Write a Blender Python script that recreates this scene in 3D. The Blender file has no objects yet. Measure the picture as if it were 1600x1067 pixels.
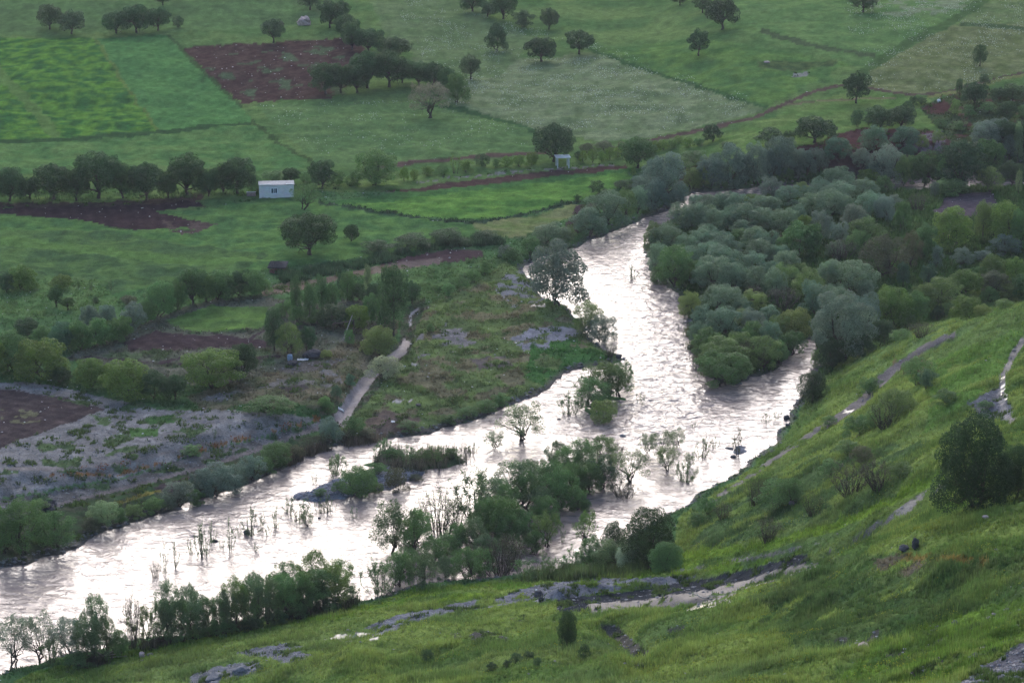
import bpy, math, random, time
import numpy as np
from mathutils import Vector, Matrix

scene = bpy.context.scene
COL = scene.collection

# ------------------------------------------------------------------ camera
H = 140.0                      # camera height above the river, metres
F = 4537.0                     # focal length in pixels of the 1600 wide photograph
PITCH = math.radians(16.26)
cam_d = bpy.data.cameras.new('camera')
cam_d.sensor_width = 36.0
cam_d.lens = 36.0 * F / 1600.0
cam_d.clip_start = 1.0
cam_d.clip_end = 20000.0
cam = bpy.data.objects.new('camera', cam_d)
COL.objects.link(cam)
cam.location = (0, 0, H)
cam.rotation_euler = (math.pi / 2 - PITCH, 0, 0)
scene.camera = cam

# ------------------------------------------------------------------ sky and sun
SUN_EL = math.radians(29.0)
SUN_AZ = math.radians(-4.0)    # measured from straight ahead (+Y), positive to the right
world = bpy.data.worlds.new('World')
scene.world = world
world.use_nodes = True
wn, wl = world.node_tree.nodes, world.node_tree.links
wn.clear()
sky = wn.new('ShaderNodeTexSky')
sky.sky_type = 'NISHITA'
sky.sun_disc = False
sky.sun_elevation = SUN_EL
sky.sun_rotation = SUN_AZ
sky.air_density = 1.0
sky.dust_density = 2.2
sky.ozone_density = 2.5
bg = wn.new('ShaderNodeBackground')
bg.inputs['Strength'].default_value = 0.15
wo = wn.new('ShaderNodeOutputWorld')
wl.new(sky.outputs[0], bg.inputs['Color'])
wl.new(bg.outputs[0], wo.inputs['Surface'])

sun_d = bpy.data.lights.new('sun', 'SUN')
sun_d.energy = 0.75
sun_d.angle = math.radians(38.0)
sun_d.color = (1.0, 0.93, 0.91)
sun = bpy.data.objects.new('sun', sun_d)
COL.objects.link(sun)
sdir = Vector((math.sin(SUN_AZ) * math.cos(SUN_EL), math.cos(SUN_AZ) * math.cos(SUN_EL), math.sin(SUN_EL)))
sun.rotation_euler = sdir.to_track_quat('Z', 'Y').to_euler()
sun.location = (0, 400, 300)

vs = scene.view_settings
vs.view_transform = 'Standard'
vs.look = 'None'
vs.gamma = 1.0
vs.use_curve_mapping = False
vs.exposure = 1.1
scene.render.engine = 'CYCLES'
scene.cycles.filter_width = 1.5
scene.cycles.use_denoising = True
scene.cycles.denoiser = 'OPENIMAGEDENOISE'
scene.cycles.denoising_input_passes = 'RGB_ALBEDO_NORMAL'
scene.cycles.denoising_prefilter = 'ACCURATE'
scene.cycles.max_bounces = 5
scene.cycles.diffuse_bounces = 2
scene.cycles.glossy_bounces = 2
scene.cycles.transmission_bounces = 2
scene.cycles.transparent_max_bounces = 4

# ------------------------------------------------------------------ helpers
def link(o, parent=None):
    COL.objects.link(o)
    if parent is not None:
        o.parent = parent
    return o

def tag(o, label=None, cat=None, group=None, kind=None):
    if label: o['label'] = label
    if cat: o['category'] = cat
    if group: o['group'] = group
    if kind: o['kind'] = kind
    return o

def mesh_np(name, verts, faces, mat=None, smooth=True, attrs=None, mats=None, fmat=None):
    """verts Nx3, faces MxK (K = 3 or 4)"""
    verts = np.asarray(verts, dtype=np.float32)
    faces = np.asarray(faces, dtype=np.int32)
    me = bpy.data.meshes.new(name)
    k = faces.shape[1]
    me.vertices.add(len(verts)); me.vertices.foreach_set('co', verts.ravel())
    me.loops.add(faces.size); me.loops.foreach_set('vertex_index', faces.ravel())
    me.polygons.add(len(faces))
    me.polygons.foreach_set('loop_start', np.arange(0, faces.size, k, dtype=np.int32))
    me.polygons.foreach_set('loop_total', np.full(len(faces), k, dtype=np.int32))
    me.polygons.foreach_set('use_smooth', np.full(len(faces), smooth, dtype=bool))
    for m in (mats or ([mat] if mat else [])):
        me.materials.append(m)
    if fmat is not None:
        me.polygons.foreach_set('material_index', np.asarray(fmat, dtype=np.int32))
    if attrs:
        for an, (typ, data) in attrs.items():
            a = me.attributes.new(an, typ, 'POINT')
            a.data.foreach_set('color' if 'COLOR' in typ else 'value', np.asarray(data, dtype=np.float32).ravel())
    me.update()
    return me

_rng_tab = np.random.RandomState(7).rand(4096, 2).astype(np.float64)
def _h(ix, iy, seed):
    n = (ix * 374761393 + iy * 668265263 + seed * 1442695041) & 0x7fffffff
    n = ((n ^ (n >> 13)) * 1274126177) & 0x7fffffff
    n = n ^ (n >> 16)
    return (n & 0xffff) / 65535.0 * 2 * math.pi

def noise(x, y, s=1.0, seed=0):
    x = np.asarray(x, dtype=np.float64) / s + 1000.37; y = np.asarray(y, dtype=np.float64) / s + 1000.71
    ix = np.floor(x).astype(np.int64); iy = np.floor(y).astype(np.int64)
    fx = x - ix; fy = y - iy
    u = fx * fx * fx * (fx * (fx * 6 - 15) + 10); v = fy * fy * fy * (fy * (fy * 6 - 15) + 10)
    def g(a, b):
        t = _h(ix + a, iy + b, seed)
        return np.cos(t) * (fx - a) + np.sin(t) * (fy - b)
    return ((g(0, 0) * (1 - u) + g(1, 0) * u) * (1 - v) + (g(0, 1) * (1 - u) + g(1, 1) * u) * v) * 1.5

def fbm(x, y, s, seed=0, octv=3):
    a = 0.0; w = 1.0; t = 0.0
    for i in range(octv):
        a = a + w * noise(x, y, s / 2 ** i, seed + i * 17); t += w; w *= 0.5
    return a / t

def sstep(e0, e1, x):
    t = np.clip((x - e0) / (e1 - e0), 0, 1)
    return t * t * (3 - 2 * t)

CP, SP = math.cos(PITCH), math.sin(PITCH)
def ray_dir(px, py):
    u = (np.asarray(px, float) - 800.0) / F
    v = -(np.asarray(py, float) - 533.5) / F
    return u, CP + v * SP, -SP + v * CP

def at_plane(px, py, z=0.0):
    dx, dy, dz = ray_dir(px, py)
    t = (z - H) / dz
    return dx * t, dy * t

def project(x, y, z):
    zz = z - H
    depth = y * CP - zz * SP
    up = y * SP + zz * CP
    return 800.0 + F * x / depth, 533.5 - F * up / depth, depth

def poly_world(pts, z=0.0):
    p = np.array(pts, float)
    X, Y = at_plane(p[:, 0], p[:, 1], z)
    return np.stack([X, Y], 1)

def inside(x, y, poly):
    poly = np.asarray(poly, float)
    x0, y0 = poly.min(0); x1, y1 = poly.max(0)
    res = np.zeros(x.shape, bool)
    m = (x >= x0) & (x <= x1) & (y >= y0) & (y <= y1)
    if not m.any(): return res
    xs, ys = x[m], y[m]
    c = np.zeros(xs.shape, bool)
    n = len(poly)
    for i in range(n):
        ax, ay = poly[i]; bx, by = poly[(i + 1) % n]
        if ay == by: continue
        cond = ((ay > ys) != (by > ys)) & (xs < (bx - ax) * (ys - ay) / (by - ay) + ax)
        c ^= cond
    res[m] = c
    return res

def line_dist(x, y, pts, closed=False):
    d = np.full(np.shape(x), 1e9)
    n = len(pts)
    for i in range(n if closed else n - 1):
        ax, ay = pts[i]; bx, by = pts[(i + 1) % n]
        vx, vy = bx - ax, by - ay
        L = vx * vx + vy * vy + 1e-12
        t = np.clip(((x - ax) * vx + (y - ay) * vy) / L, 0, 1)
        d = np.minimum(d, (x - ax - t * vx) ** 2 + (y - ay - t * vy) ** 2)
    return np.sqrt(d)

# ------------------------------------------------------------------ the lie of the land
K = H / 110.0
RIVER = [(1700, 262), (1200, 292), (1120, 300), (1085, 300), (1062, 318), (1030, 334), (1000, 346), (960, 362), (922, 376), (900, 388), (868, 396),
         (838, 406), (815, 424), (835, 440), (846, 462), (862, 476), (885, 478), (905, 500), (925, 532), (950, 552), (970, 562),
         (950, 572), (905, 576), (880, 584), (868, 598), (858, 611), (830, 622), (800, 633), (760, 650), (738, 656), (705, 667),
         (672, 677), (640, 681), (600, 686), (545, 692), (505, 702), (478, 712), (455, 724), (425, 742), (400, 752), (365, 762), (330, 772),
         (300, 784), (262, 800), (215, 815), (180, 826), (150, 834), (128, 848), (100, 866), (40, 880), (-30, 890),
         (-250, 930), (-500, 1010), (-500, 1250), (-60, 1085), (10, 1048), (60, 1036), (120, 1022), (170, 1012), (235, 1000), (300, 990),
         (360, 978), (420, 962), (480, 952), (548, 944), (590, 935), (620, 925), (650, 917), (730, 906), (810, 902),
         (868, 893), (915, 872), (945, 862), (975, 850), (1010, 826), (1040, 806), (1075, 784), (1110, 764), (1150, 740), (1190, 712),
         (1212, 690), (1226, 664), (1236, 640), (1262, 608), (1283, 578), (1282, 556), (1266, 530), (1240, 540), (1222, 575), (1196, 585), (1150, 598),
         (1118, 596), (1095, 580), (1082, 552), (1080, 515), (1072, 485), (1060, 462), (1035, 440), (1016, 420), (1010, 392), (1014, 368),
         (1040, 348), (1075, 330), (1100, 318), (1150, 312), (1215, 308), (1700, 290)]
RIVER_W = poly_world(RIVER, 0.0)
ISLES = [([(448, 778), (480, 768), (520, 752), (560, 738), (600, 728), (650, 728), (668, 738), (640, 752), (600, 764), (560, 774), (520, 780), (480, 786)], 0.55),
         ([(575, 726), (600, 712), (660, 712), (725, 712), (735, 720), (690, 734), (640, 738), (590, 734)], 0.4),
         ([(905, 640), (925, 615), (955, 610), (975, 622), (965, 645), (930, 655)], 0.15),
         ([(1138, 700), (1160, 694), (1170, 704), (1150, 712)], 0.2)]
ISLES_W = [(poly_world(p, 0.0), h) for p, h in ISLES]

# foreground hillside: photo pixel and height above the river (for H = 110)
HC = [(-200, 1110, 1), (0, 1075, .8), (60, 1052, .8), (250, 1012, .9), (400, 978, 1.0), (560, 946, 1.2), (640, 924, 1.2), (800, 906, 1.2), (930, 897, 1.4),
      (1060, 884, 1.6), (1065, 806, 1), (1152, 750, 1), (1232, 674, 1), (1268, 612, 1.0), (1292, 588, 1.2), (1345, 562, 3.0), (1400, 540, 5.0), (1460, 514, 8.5), (1530, 492, 12), (1600, 476, 15),
      (1760, 430, 24),
      (150, 1067, 2.2), (300, 1067, 6), (450, 1067, 11), (600, 1067, 17), (560, 1000, 6), (700, 960, 5.5), (850, 930, 5.5), (1000, 915, 7), (780, 1000, 14), (1000, 960, 14), (880, 1010, 19), (1000, 1067, 31),
      (800, 1067, 24), (1100, 900, 8.0), (1100, 935, 12), (1280, 885, 16), (1200, 800, 8), (1330, 850, 18), (1430, 790, 20), (1300, 720, 10), (1400, 660, 13), (1400, 600, 8), (1500, 560, 14),
      (1570, 600, 20), (1600, 640, 25), (1520, 700, 24), (1520, 792, 31), (1600, 740, 33), (1600, 540, 18),
      (1400, 875, 27), (1400, 960, 33), (1500, 880, 34), (1600, 900, 40), (1200, 960, 23), (1300, 1067, 40), (1600, 980, 44), (1600, 1067, 50), (1450, 1040, 43),
      (1800, 700, 40), (1800, 1000, 56), (-200, 1250, 12), (100, 1250, 22)]
_hh = np.array(HC, float)
_hx, _hy = at_plane(_hh[:, 0], _hh[:, 1], _hh[:, 2] * K)
HP = np.stack([_hx, _hy, _hh[:, 2] * K], 1)
HP = np.vstack([HP, [[0, 10, 134], [0, 60, 99], [90, 60, 104], [-90, 60, 88], [250, 60, 120], [-250, 60, 60], [0, -80, 150], [300, 200, 95], [300, 330, 70], [-260, 200, 30]]])
# the far side of the crest
for (a, b, zc) in [(1400, 540, 5), (1460, 514, 8.5), (1530, 492, 12), (1600, 476, 15), (1760, 430, 24)]:
    X, Y = at_plane(a, b, zc * K)
    HP = np.vstack([HP, [[float(X) + 3, float(Y) + 22, zc * K - 3.5 - zc * .25]]])
_A = np.sqrt(((HP[:, None, :2] - HP[None, :, :2]) ** 2).sum(-1))
_n = len(HP)
_M = np.zeros((_n + 3, _n + 3)); _M[:_n, :_n] = _A + np.eye(_n) * -0.6
_M[:_n, _n] = 1; _M[:_n, _n + 1:] = HP[:, :2] / 100; _M[_n, :_n] = 1; _M[_n + 1:, :_n] = HP[:, :2].T / 100
_sol = np.linalg.solve(_M, np.concatenate([HP[:, 2], [0, 0, 0]]))
def hill_raw(x, y):
    r = _sol[_n] + _sol[_n + 1] * x / 100 + _sol[_n + 2] * y / 100
    for i in range(_n):
        r = r + _sol[i] * np.sqrt((x - HP[i, 0]) ** 2 + (y - HP[i, 1]) ** 2)
    return r
HB = [(-200, 1105), (0, 1072), (60, 1048), (250, 1008), (400, 974), (560, 943), (640, 921), (800, 903), (930, 893), (1040, 876), (1052, 845), (1060, 805), (1150, 746),
      (1228, 672), (1262, 612), (1290, 580), (1345, 545), (1400, 512), (1500, 462), (1600, 432), (1800, 380)]
HB_W = poly_world(HB, 1.0)
HILL_W = np.vstack([HB_W, [[700, 620], [700, -300], [-700, -300], [-700, HB_W[0, 1] - 40]]])

TE = poly_world([(-400, 800), (0, 775), (120, 760), (200, 742), (260, 722), (320, 702), (400, 682), (500, 656), (535, 640), (560, 600), (610, 560)], 1.4)   # gravel terrace edge
TE = TE[np.argsort(TE[:, 0])]
RE = poly_world([(1040, 286), (1110, 280), (1190, 268), (1250, 266), (1330, 268), (1400, 258), (1480, 256), (1560, 252), (1700, 244)], 1.4)

STROKES = []   # world polyline, half width, height, far height
def stroke(pts, w, a, z=1.4):
    STROKES.append((poly_world(pts, z), w, a))
stroke([(655, 480), (640, 505), (632, 535), (605, 565), (575, 590), (548, 625), (522, 656)], 1.6, -0.7)       # channel
stroke([(500, 668), (430, 692), (340, 724), (260, 745), (180, 766), (60, 800)], 1.6, -0.35)

def valley(x, y, detail=True):
    sd = line_dist(x, y, RIVER_W, True)
    ins = inside(x, y, RIVER_W)
    wob = noise(x, y, 6.0, 3) * 1.0 + noise(x, y, 2.2, 5) * 0.5 if detail else 0
    d = np.where(ins, -sd, sd) + wob * np.exp(-sd / 6)
    z = np.where(d > 0, 0.12 + 1.25 * (1 - np.exp(-d / 3.0)), np.maximum(d * 0.35, -1.6) - 0.02)
    far = sstep(4, 60, d)
    z = z + far * (fbm(x, y, 40, 21) * 0.7 + 0.3) * (d > 0)
    # gravel terrace on the near left bank
    te = np.interp(x, TE[:, 0], TE[:, 1])
    amp = 1.9 * sstep(TE[-1, 0] + 2, TE[-1, 0] - 14, x)
    z = z + np.where(d > 0, amp * sstep(-3.5, 4.5, y - te + 1.5 * noise(x, y, 4, 55)) * np.exp(-np.maximum(y - te - 10, 0) / 60), 0)
    # red earth terrace under the upper right field
    re = np.interp(x, RE[:, 0], RE[:, 1])
    amp = 4.6 * sstep(RE[0, 0], RE[3, 0], x)
    z = z + np.where(d > 0, amp * sstep(-7, 1.5, y - re), 0)
    # the far fields climb gently
    z = z + np.maximum(y - 600, 0) * 0.035 + sstep(560, 700, y) * (fbm(x, y, 90, 9) * 3.0 + fbm(x, y, 30, 12) * 0.7)
    z = z + np.maximum(y - 1200, 0) * 0.01
    for poly, hh in ISLES_W:
        cx, cy = poly.mean(0)
        m = (np.abs(x - cx) < 40) & (np.abs(y - cy) < 60)
        if m.any():
            xs, ys = x[m], y[m]
            s2 = line_dist(xs, ys, poly, True) * np.where(inside(xs, ys, poly), 1, -1) + noise(xs, ys, 3, 31) * 1.2
            z[m] = np.maximum(z[m], -0.6 + (hh + 0.6) * sstep(-1.5, 1.2, s2) + 0.12 * noise(xs, ys, 1.2, 8))
    for pl, w, a in STROKES:
        x0, y0 = pl.min(0) - 8; x1, y1 = pl.max(0) + 8
        m = (x > x0) & (x < x1) & (y > y0) & (y < y1)
        if m.any():
            z[m] += a * np.exp(-(line_dist(x[m], y[m], pl) / w) ** 2)
    return z, d

HSTR = []      # strokes on the hillside, filled below
BUMPS = []
def height(x, y, full=False):
    x = np.atleast_1d(np.asarray(x, float)); y = np.atleast_1d(np.asarray(y, float))
    zv, d = valley(x, y)
    hd = line_dist(x, y, HB_W)
    hin = inside(x, y, HILL_W)
    hd = np.where(hin, hd, -hd)
    hm = sstep(-0.5, 7.0, hd + noise(x, y, 5, 77) * 1.0)
    hz = np.zeros_like(x)
    m = hm > 0
    if m.any():
        xs, ys = x[m], y[m]
        h0 = hill_raw(xs, ys)
        grow = sstep(3, 40, hd[m])
        h0 = h0 + grow * (fbm(xs, ys, 26, 41) * 2.6 + noise(xs + ys * .35, ys * .6, 7, 44) * 0.55 + np.abs(noise(xs, ys, 12, 47)) * -.9) + sstep(1, 10, hd[m]) * noise(xs, ys, 2.4, 45) * 0.10
        for pl, w, a, off in HSTR:
            b0 = pl.min(0) - 12; b1 = pl.max(0) + 12
            q = (xs > b0[0]) & (xs < b1[0]) & (ys > b0[1]) & (ys < b1[1])
            if q.any():
                h0[q] += a * np.exp(-(line_dist(xs[q], ys[q] - off, pl) / w) ** 2)
        hz[m] = h0
    z = zv * (1 - hm) + np.where(hm > 0, np.maximum(hz, zv * 0.0 + 0.05), 0) * hm
    if full:
        return z, d, np.where(hin, hd, -1.0)
    return z

def hit(px, py):
    """where the sight line through a photo pixel meets the ground"""
    px = np.atleast_1d(np.asarray(px, float)); py = np.atleast_1d(np.asarray(py, float))
    dx, dy, dz = ray_dir(px, py)
    t = (74.0 - H) / dz; tend = (-2.5 - H) / dz
    lo = t.copy(); hi = tend.copy(); act = np.arange(len(t))
    while len(act):
        tt = np.minimum(t[act] + 5.0, tend[act])
        z = np.maximum(height(dx[act] * tt, dy[act] * tt), 0)
        b = (H + dz[act] * tt) < z
        lo[act] = np.where(b, t[act], tt); hi[act] = np.where(b, tt, hi[act])
        t[act] = tt
        act = act[(~b) & (tt < tend[act])]
    for _ in range(10):
        mid = (lo + hi) / 2
        b = (H + dz * mid) < np.maximum(height(dx * mid, dy * mid), 0)
        hi = np.where(b, mid, hi); lo = np.where(b, lo, mid)
    X, Y = dx * hi, dy * hi
    return X, Y, np.maximum(height(X, Y), -0.05)

def hstroke(pts, w, a, off=0.0):
    return (pts, w, a, off)
_hs = [hstroke([(590, 985), (680, 962), (760, 948), (830, 930), (900, 918), (1000, 912), (1080, 905)], 5.0, -0.9),
       hstroke([(1320, 858), (1270, 884), (1200, 908), (1130, 930), (1060, 942), (980, 948), (920, 952)], 3.6, -1.9),
       hstroke([(870, 940), (930, 930), (1000, 921), (1080, 905), (1160, 893), (1230, 872)], 2.2, 1.7),
       hstroke([(1480, 765), (1400, 808), (1330, 850)], 2.4, -0.9),
       hstroke([(1485, 528), (1420, 560), (1370, 598), (1330, 640), (1290, 665), (1240, 700), (1180, 742)], 2.2, -1.1),
       hstroke([(1600, 530), (1575, 570), (1560, 610), (1568, 650), (1575, 680)], 1.8, -0.8),
       hstroke([(955, 975), (985, 1010), (1010, 1045)], 1.8, -1.4)]
_hs += [hstroke([(1180, 965), (1260, 920), (1340, 888), (1420, 882), (1520, 892)], 9.0, 2.2),
        hstroke([(1150, 1010), (1260, 1000), (1380, 985), (1500, 960)], 5.0, -1.2),
        hstroke([(1065, 862), (1180, 848), (1300, 816), (1400, 770), (1480, 730)], 5.0, 1.3),
        hstroke([(600, 1020), (720, 985), (860, 965), (950, 970)], 7.0, 1.6)]
_all = np.array([q for h_ in _hs for q in h_[0]], float)
_X, _Y, _Z = hit(_all[:, 0], _all[:, 1])
_k = 0
for pts, w, a, off in _hs:
    HSTR.append((np.stack([_X[_k:_k + len(pts)], _Y[_k:_k + len(pts)]], 1), w, a, off)); _k += len(pts)

_hitcache = {}
# ------------------------------------------------------------------ materials
def nt(name):
    m = bpy.data.materials.new(name); m.use_nodes = True
    n, l = m.node_tree.nodes, m.node_tree.links
    n.clear()
    out = n.new('ShaderNodeOutputMaterial')
    return m, n, l, out

def mat_ground(name='earth and grass'):
    m, n, l, out = nt(name)
    b = n.new('ShaderNodeBsdfPrincipled')
    at = n.new('ShaderNodeAttribute'); at.attribute_name = 'alb'
    wet = n.new('ShaderNodeAttribute'); wet.attribute_name = 'wet'
    g = n.new('ShaderNodeNewGeometry')
    mp = n.new('ShaderNodeMapping'); mp.inputs['Scale'].default_value = (1, 1, 1)
    l.new(g.outputs['Position'], mp.inputs['Vector'])
    n1 = n.new('ShaderNodeTexNoise'); n1.inputs['Scale'].default_value = 0.9; n1.inputs['Detail'].default_value = 6; n1.inputs['Roughness'].default_value = 0.7
    l.new(mp.outputs[0], n1.inputs['Vector'])
    n2 = n.new('ShaderNodeTexNoise'); n2.inputs['Scale'].default_value = 4.5; n2.inputs['Detail'].default_value = 3
    l.new(mp.outputs[0], n2.inputs['Vector'])
    r1 = n.new('ShaderNodeMapRange'); r1.inputs['From Min'].default_value = 0.3; r1.inputs['From Max'].default_value = 0.7
    r1.inputs['To Min'].default_value = 0.74; r1.inputs['To Max'].default_value = 1.26
    l.new(n1.outputs[0], r1.inputs['Value'])
    r2 = n.new('ShaderNodeMapRange'); r2.inputs['From Min'].default_value = 0.3; r2.inputs['From Max'].default_value = 0.7
    r2.inputs['To Min'].default_value = 0.7; r2.inputs['To Max'].default_value = 1.3
    l.new(n2.outputs[0], r2.inputs['Value'])
    mm = n.new('ShaderNodeMath'); mm.operation = 'MULTIPLY'
    l.new(r1.outputs[0], mm.inputs[0]); l.new(r2.outputs[0], mm.inputs[1])
    vm = n.new('ShaderNodeVectorMath'); vm.operation = 'SCALE'
    l.new(at.outputs['Color'], vm.inputs[0]); l.new(mm.outputs[0], vm.inputs['Scale'])
    l.new(vm.outputs[0], b.inputs['Base Color'])
    rr = n.new('ShaderNodeMapRange'); rr.inputs['To Min'].default_value = 0.95; rr.inputs['To Max'].default_value = 0.12
    l.new(wet.outputs['Fac'], rr.inputs['Value']); l.new(rr.outputs[0], b.inputs['Roughness'])
    sp = n.new('ShaderNodeMapRange'); sp.inputs['To Min'].default_value = 0.0; sp.inputs['To Max'].default_value = 0.6
    l.new(wet.outputs['Fac'], sp.inputs['Value']); l.new(sp.outputs[0], b.inputs['Specular IOR Level'])
    bp = n.new('ShaderNodeBump'); bp.inputs['Strength'].default_value = 0.9
    bs = n.new('ShaderNodeAttribute'); bs.attribute_name = 'relief'
    l.new(bs.outputs['Fac'], bp.inputs['Distance'])
    l.new(n1.outputs[0], bp.inputs['Height']); l.new(bp.outputs[0], b.inputs['Normal'])
    l.new(b.outputs[0], out.inputs[0])
    return m
M_GROUND = mat_ground()

def mat_water():
    m, n, l, out = nt('silty river water')
    b = n.new('ShaderNodeBsdfPrincipled')
    b.inputs['Base Color'].default_value = (0.20, 0.155, 0.145, 1)
    b.inputs['Roughness'].default_value = 0.13
    b.inputs['IOR'].default_value = 1.33
    b.inputs['Specular IOR Level'].default_value = 0.40
    b.inputs['Specular Tint'].default_value = (1.0, .95, .96, 1)
    at = n.new('ShaderNodeAttribute'); at.attribute_name = 'chop'
    g = n.new('ShaderNodeNewGeometry')
    mp = n.new('ShaderNodeMapping'); mp.inputs['Scale'].default_value = (0.75, 1.0, 1); mp.inputs['Rotation'].default_value = (0, 0, 0.35)
    l.new(g.outputs['Position'], mp.inputs['Vector'])
    n1 = n.new('ShaderNodeTexNoise'); n1.inputs['Scale'].default_value = 0.6; n1.inputs['Detail'].default_value = 3.5; n1.inputs['Roughness'].default_value = 0.55; n1.inputs['Distortion'].default_value = 0.9
    l.new(mp.outputs[0], n1.inputs['Vector'])
    dist = n.new('ShaderNodeMapRange'); dist.inputs['To Min'].default_value = 0.09; dist.inputs['To Max'].default_value = 0.75
    l.new(at.outputs['Fac'], dist.inputs['Value'])
    bp = n.new('ShaderNodeBump'); bp.inputs['Strength'].default_value = 1.0
    l.new(dist.outputs[0], bp.inputs['Distance'])
    l.new(n1.outputs[0], bp.inputs['Height']); l.new(bp.outputs[0], b.inputs['Normal'])
    l.new(b.outputs[0], out.inputs[0])
    return m
M_WATER = mat_water()

# ------------------------------------------------------------------ terrain sheet
tt = np.concatenate([-np.geomspace(1.2, 0.20, 18)[:-1], np.arange(-0.197, 0.1975, 2.1 / F), np.geomspace(0.20, 1.2, 18)[1:]])
iy = np.arange(1 / 900.0, 1 / 330.0, 2.1 / (F * H))
yy = np.concatenate([np.geomspace(-60 + 80, 150 + 20, 40)[:-1] - 20, np.arange(150, 330, 0.38), (1 / iy)[::-1], np.geomspace(905, 4500, 30)])
yy = np.unique(np.round(yy, 4))
nx, ny = len(tt), len(yy)
GX = tt[None, :] * (yy[:, None] + 60); GY = np.repeat(yy[:, None], nx, 1)
gx, gy = GX.ravel(), GY.ravel()
gz, gd, ghd = height(gx, gy, True)
ghd = ghd + noise(gx, gy, 5, 77)
ppx, ppy, pdep = project(gx, gy, gz)
# ragged edges for everything painted on the ground
jx = fbm(gx, gy, 7, 101) * 7 + noise(gx, gy, 1.6, 103) * 2.5
jy = fbm(gx, gy, 7, 105) * 3.2 + noise(gx, gy, 1.6, 107) * 1.4

def C(*a): return np.array(a, float)
GRASS = C(.070, .125, .042)
alb = np.zeros((len(gx), 3)); wet = np.zeros(len(gx)); zid = np.zeros(len(gx), np.int32)
big = fbm(gx, gy, 45, 201)[:, None]; mid = fbm(gx, gy, 9, 202)[:, None]
alb[:] = C(.062, .118, .045) * (1 + .35 * big + .3 * mid)
ZN = [('ground', 'rough grass and weeds on the valley floor'), ('hillside', 'bright green grassy hillside falling to the river'),
      ('ploughed_field', 'ploughed reddish brown soil in the fields and beds'), ('grass_field', 'green crop fields and flowering meadows across the river'),
      ('gravel_flat', 'pale grey stony ground beside the river'), ('dirt_track', 'worn earth tracks and the wet stony paths'),
      ('mud', 'brown mud and bare trodden soil'), ('stream', 'shallow wet channel and puddles shining on the ground')]
GROUND, HILL, PLOUGH, FIELD, GRAVEL, TRACK, MUD, WETZ = range(8)

def paint(pts, col, zone=None, cover=1.0, col2=None, s=6.0, seed=0, jit=1.0, w=0.0, vis=None, var=.3, rows=None):
    px = ppx + jx * jit; py = ppy + jy * jit
    m = inside(px, py, np.array(pts, float)) & (pdep > 10)
    if vis == 'hill': m &= ghd > 0
    if vis == 'valley': m &= ghd <= 0
    idx = np.where(m)[0]
    if len(idx) == 0: return
    if cover < 1.0:
        f = fbm(gx[idx], gy[idx], s, 300 + seed, 4)
        k = f > np.quantile(f, 1 - cover)
        idx = idx[k]
    c = C(*col)[None, :]
    t = fbm(gx[idx], gy[idx], s * .8, 400 + seed, 4)
    if col2 is not None:
        a = sstep(-.28, .28, t)[:, None]
        c = c * (1 - a) + C(*col2)[None, :] * a
    c = c * (1 + var * fbm(gx[idx], gy[idx], 2.5, 500 + seed, 3) * 1.6)[:, None]
    if rows is not None:
        ang, per, amp = rows
        ph = (gx[idx] * math.cos(ang) + gy[idx] * math.sin(ang)) / per
        c = c * (1 + amp * np.sin(2 * math.pi * ph))[:, None]
    alb[idx] = np.maximum(c, .004)
    if w: wet[idx] = w
    if zone is not None: zid[idx] = zone

def band(pts, wpx, *a, **k):
    """a strip along a pixel polyline; wpx may be (start, end) width"""
    p = np.array(pts, float)
    w0, w1 = wpx if isinstance(wpx, tuple) else (wpx, wpx)
    d = np.gradient(p, axis=0); nrm = np.stack([-d[:, 1], d[:, 0]], 1); nrm /= np.linalg.norm(nrm, axis=1)[:, None] + 1e-9
    w = np.linspace(w0, w1, len(p))[:, None] / 2
    paint(np.vstack([p + nrm * w, (p - nrm * w)[::-1]]), *a, **k)

G1, G2 = (.050, .108, .040), (.085, .150, .048)
GB = (.040, .105, .048)
SOIL = (.040, .025, .026); RED = (.060, .029, .026)
GRAV = (.20, .195, .205)
# --- far fields
paint([(-400, -200), (2000, -200), (2000, 262), (1480, 215), (1340, 205), (1180, 262), (980, 262), (600, 300), (450, 300), (300, 330), (-400, 330)], (.052, .105, .042), FIELD, col2=(.085, .14, .055), s=22, jit=0, vis='valley')
paint([(-400, -200), (520, -200), (500, 40), (260, 52), (-400, 60)], (.055, .10, .046), FIELD, col2=(.07, .13, .055), s=14, vis='valley')
paint([(-400, 57), (150, 60), (245, 207), (150, 216), (-400, 224)], (.026, .082, .030), FIELD, col2=(.075, .165, .034), s=5, vis='valley')
band([(-30, 90), (10, 125), (50, 165), (88, 214)], 16, (.07, .13, .045), FIELD, vis='valley')
paint([(152, 60), (262, 54), (398, 192), (245, 207)], (.046, .118, .046), FIELD, col2=(.058, .140, .052), s=12, vis='valley', rows=(-.35, 3.0, .06))
band([(147, 60), (200, 140), (247, 207)], 4, (.075, .12, .04), FIELD, vis='valley')
band([(262, 54), (300, 95), (378, 168)], 5.4, (.035, .07, .03), FIELD, jit=.5, vis='valley')
paint([(284, 76), (345, 70), (470, 64), (560, 60), (585, 100), (520, 155), (440, 158), (378, 163), (340, 130)], (.046, .026, .024), PLOUGH, col2=(.062, .040, .034), s=4, vis='valley', rows=(.75, 1.9, .10))
paint([(300, 90), (540, 70), (540, 150), (390, 155)], (.06, .085, .045), PLOUGH, cover=.17, s=7, seed=4, vis='valley')
paint([(-400, 224), (150, 216), (400, 192), (495, 256), (440, 270), (330, 262), (200, 258), (100, 270), (-400, 285)], (.050, .115, .045), FIELD, col2=(.078, .145, .055), s=10, vis='valley')
band([(-200, 222), (80, 220), (150, 215), (240, 208), (330, 198), (400, 192)], 6.1, (.026, .06, .028), FIELD, jit=.6, vis='valley')
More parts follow.
